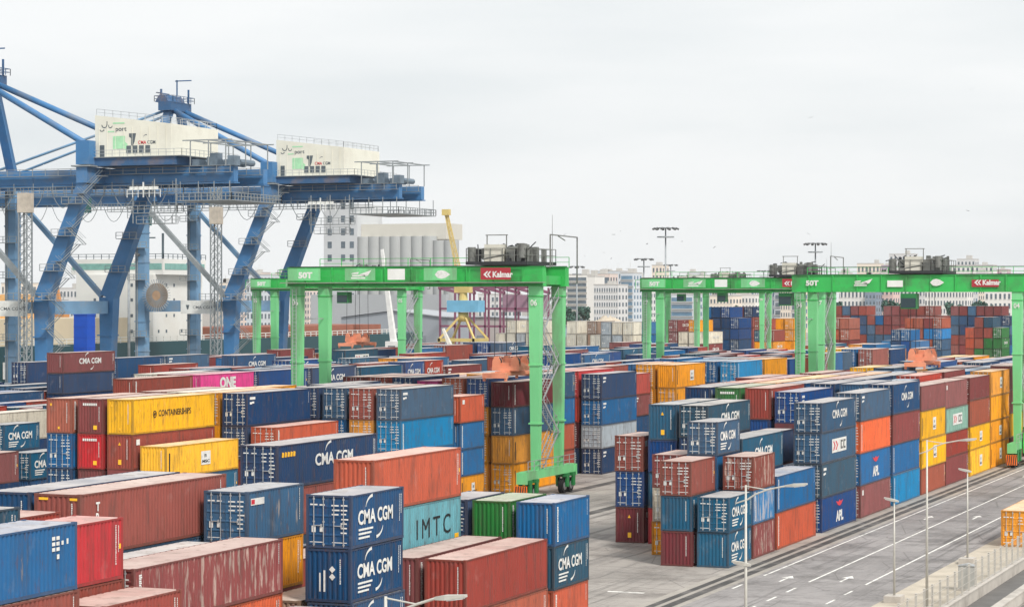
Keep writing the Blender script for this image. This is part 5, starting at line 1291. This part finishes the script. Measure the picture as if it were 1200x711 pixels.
# white and red mobile crane boom standing in front of it, white boom near the green crane
for px_, y0_, y1_, dep, rgb, lab in ((462, 405, 292, 520, (226,226,224), 'white crane boom leaning behind the green crane girder'), (533, 418, 385, 545, (220,216,206), 'short white boom beside the yellow harbour crane portal'), (72, 372, 300, 620, (206,140,80), 'orange deck crane boom seen through the quay crane legs'), (137, 372, 268, 640, (224,206,170), 'cream deck crane boom leaning behind the blue quay crane leg')):
    u_, v_ = UV(px_, dep); t = thing('crane_boom', lab, 'crane boom', P(u_, v_, 0)); m_ = mat('boom_%d' % rgb[2], rgb, .6, var=.1); z0, z1 = ZY(y0_, dep), ZY(y1_, dep)
    MB().bar((0,0,0), (0,0,z0+.5), 1.9).build('pedestal', m_, t); MB().bar((0,0,z0), (-3.0 if px_ != 137 else 3.4, 0, z1), 1.3, 1.1, .6, .5).build('boom', m_, t); MB().box(-1.6, 1.6, -1.4, 1.4, z0-2.5, z0+1).build('slewing_house', m_, t)
    MB().box(-.9, .9, -1.45, -1.402, z0-1.8, z0).build('cab_window', GLASS, t)
# ship alongside: dark hull, white accommodation block, bridge
HULL = mat('hull_dark_teal', (32, 74, 82), .5, var=.1, scale=.1); HULLG = mat('hull_boot_green', (38, 130, 80), .6, var=.1, scale=.2); SHW = mat('ship_white', (226, 226, 222), .5, var=.05, scale=.1, dirt=(190, 180, 165), dirt_amt=.3)
t = thing('cargo_ship', 'white cargo ship with dark teal hull moored behind the quay cranes', 'ship', P(506, 276, -2.4))
hp_ = [(-150,0),(-154,3),(-154,14),(96,14),(104,8),(98,0)]
def ship_loft(z0, z1, f0, f1):
    def ring(z, f): return [(f*s*12, y) for y, s in ((-150,.75),(-120,1),(60,1),(95,.55))] 
    m = MB(); pts = [(-12,-150),(12,-150),(12,70),(6,98),(0,106),(-6,98),(-12,70)]
    m.add([(x*f0, y*f0 if y > 0 else y, z0) for x, y in pts] + [(x*f1, y*f1 if y > 0 else y, z1) for x, y in pts], [tuple(range(6,-1,-1)), tuple(range(7,14))] + [(i, (i+1)%7, 7+(i+1)%7, 7+i) for i in range(7)]); return m
ship_loft(0, 4.2, .94, .98).build('boot_top', HULLG, t); ship_loft(4.201, 12.6, .98, 1.0).build('hull', HULL, t)
F = Flat((12.02, -140, 6.2), (0,1,0), (0,0,1)); F.text('n', 21, 0, 3.4, 3.0, bold=.05).text('i', 43, 0, 4.2, 1.2, bold=.05); kind(link('lettering', F.mesh('lettering'), WHITE_MARK, t), 'stuff')
MB().rail([(11.8,-150,12.6),(11.8,70,12.6)], 1.2, .08, 3).build('railing', SHW, t)
def deckhouse(y0, y1, z0, z1, x0=-10, x1=10, nm='accommodation_block'): return MB().box(x0, x1, y0, y1, z0, z1).build(nm, SHW, t)
deckhouse(-58, -36, 12.605, 27.5); deckhouse(-57, -38, 27.502, 31.0, -12, 12, 'bridge'); wn_ = MB()
MB().box(12.0, 12.06, -56.4, -38.6, 28.6, 30.0).box(-11.6, 11.6, -57.06, -57.0, 28.6, 30.0).build('bridge_window', mat('bridge_glass', (120, 168, 160), .15), t)
for z in (14.5, 18.0, 21.5, 24.8):
    for k in range(6):
        if (k*5 + int(z)) % 3 == 0: continue
        wn_.box(10.0, 10.06, -56 + k*3.4, -55.4 + k*3.4, z, z+.7); wn_.box(-8.6 + k*3.2, -8.0 + k*3.2, -58.06, -58.0, z, z+.7)
kind(wn_.build('porthole', WIN, t), 'stuff')
rd = MB().bar((0,-47,31), (0,-47,40), .6).bar((-4,-47,36), (4,-47,36), .3).bar((-2.5,-47,38.5), (2.5,-47,38.5), .25).bar((6,-47,31), (6,-47,37), .4).bar((-6,-44,31),(-6,-44,35.5), .8).box(-1.4, 1.4, -48, -46, 33, 34); rd.rail([(-12,-57,31),(12,-57,31),(12,-38,31)], 1.1, .06, 2.0); rd.build('radar_mast', mat('mast_dark', (70, 84, 92), .6), t)
MB().box(-4, 4, -35.5, -30, 12.605, 29).build('funnel', mat('funnel_grey', (196, 200, 200), .5, var=.1), t)
for k in range(5): MB().box(-10, 10, -20 + k*17, -7 + k*17, 12.605, 15.2).build('hatch_cover', mat('hatch_brown', (150, 92, 72), .7, var=.15, scale=.3), t)
MB().box(-9, 9, -132, -66, 12.605, 18).build('cargo_hold_house', bwall('ship_cream', (216, 200, 172)), t); MB().box(-4, 4, -98, -90, 18.002, 23).build('deck_crane_base', mat('deck_crane_orange', (214, 168, 110), .6, var=.12), t)
# bright blue shaft and small quay items
u_, v_ = UV(99, 455); o_ = thing('blue_shaft', 'bright blue upright steel shaft under the quay crane portal', 'shaft', P(u_, v_, 0)); zt_ = ZY(369, 455)
MB().box(-1.5, 1.5, -1.5, 1.5, 0, zt_).build('shaft_body', mat('vivid_blue', (0, 78, 190), .5, var=.06), o_); sh_ = MB()
for k in range(7): sh_.box(-1.56, 1.56, -1.56, 1.56, zt_*(k+.9)/8-.06, zt_*(k+.9)/8+.06)
sh_.build('rib', mat('vivid_blue', (0,78,190)), o_); MB().box(-1.62, 1.62, -1.62, 1.62, zt_+.002, zt_+.25).build('cap', mat('vivid_blue', (0,78,190)), o_)
# trees by the city
LEAF = mat('foliage', (62, 96, 84), .8, var=.35, scale=.35); BARK = mat('bark', (90, 76, 64), .9)
def tree(px, ytop, depth, wpx, label, seed):
    rg = random.Random(seed); u, v = UV(px, depth); H = ZY(ytop, depth); rw = wpx/FPX*depth/2
    t = thing('city_tree', label, 'tree', P(u, v, 0), 'trees between port and city')
    MB().tube((0,0,0), (0,0,H*.55), .5, 7, .25).bar((0,0,H*.4), (rw*.5,0,H*.75), .3).bar((0,0,H*.4), (-rw*.5,.4,H*.7), .3).build('trunk', BARK, t)
    m = MB(); cl = [(rg.uniform(-.75,.75)*rw, rg.uniform(-.7,.7)*rw, H*rg.uniform(.5,.92), rw*rg.uniform(.28,.5)) for _ in range(11)]
    for cx, cy, cz, cr in cl:
        for _ in range(60):
            d = Vector((rg.gauss(0,1), rg.gauss(0,1), rg.gauss(0,.8))).normalized()*cr*rg.uniform(.55,1.05); c = Vector((cx,cy,cz)) + d; c.z = min(c.z, H*1.03)
            a = Vector((rg.uniform(-1,1), rg.uniform(-1,1), rg.uniform(-1,1))).normalized()*rw*.13; b = a.cross(Vector((rg.uniform(-1,1), rg.uniform(-1,1), rg.uniform(-1,1)))).normalized()*rw*.11
            m.add([c-a-b, c+a-b, c+a+b, c-a+b], [(0,1,2,3)])
    kind(m.build('crown', LEAF, t), 'stuff')
tree(668, 357, 940, 20, 'dark tree left of the beige heap', 1); tree(682, 353, 960, 18, 'taller dark tree between heap and tower blocks', 2); tree(988, 353, 900, 22, 'dark tree by the pink and red far stack', 3)
tree(1052, 351, 900, 34, 'broad dark tree below the grey office block', 4); tree(1118, 354, 900, 22, 'round tree in front of the long white block', 5); tree(1148, 349, 920, 20, 'loose tree left of the white block near the crane leg', 6); tree(1158, 352, 930, 14, 'small tree against the white block', 7); tree(868, 356, 940, 14, 'small tree below the white apartment block', 8)
# yellow container on the verge, container stack near the purple canopy is part of the far stacks
# gulls
BIRD = mat('gull_dark', (60, 60, 64), .8)
for k, (px, py) in enumerate(((1139,105),(950,138),(719,275),(707,296),(685,300),(716,303),(727,271),(799,283),(758,286),(837,290),(947,274),(1134,247),(735,315),(662,275))):
    dep = 260 + 17*(k % 7); s = .22; an = .3*k
    o_ = MB().add([(0,-.32,0),(0,.38,.02),(.06,0,-.09),(-.06,0,-.09), (.75,.05,.30),(1.25,-.18,.16),(.5,-.18,.1),(-.75,.05,.30),(-1.25,-.18,.16),(-.5,-.18,.1),(0,.12,.06)],
        [(0,2,1,3),(10,1,2),(10,3,1),(0,10,2),(0,3,10),(10,4,6,0),(4,5,6),(10,0,9,7),(7,9,8)]).build('gull', BIRD)
    o_.location = PX(px, py, dep); o_.rotation_euler = (R(10*(k%3)), R(12*((k%5)-2)), an); o_.scale = (s,s,s); tag(o_, 'small dark gull gliding in the pale sky over the port', 'bird', 'gulls in the sky')

# ------------------------------------------------------------------ haze: one closed box of even, pale air round the whole place
hz_ = MB().box(-760, 260, -140, 1980, -6.0, 72.0).mesh('haze')
HAZE = bpy.data.materials.new('haze_air'); HAZE.use_nodes = True; _hn = HAZE.node_tree.nodes
for _q in list(_hn):
    if _q.type == 'BSDF_PRINCIPLED': _hn.remove(_q)
_pv = _hn.new('ShaderNodeVolumePrincipled'); _pv.inputs['Color'].default_value = (1, 1, 1, 1); _pv.inputs['Density'].default_value = 0.00006; _pv.inputs['Anisotropy'].default_value = 0.1
HAZE.node_tree.links.new(_pv.outputs['Volume'], [x for x in _hn if x.type == 'OUTPUT_MATERIAL'][0].inputs['Volume'])
kind(link('haze', hz_, HAZE), 'stuff')
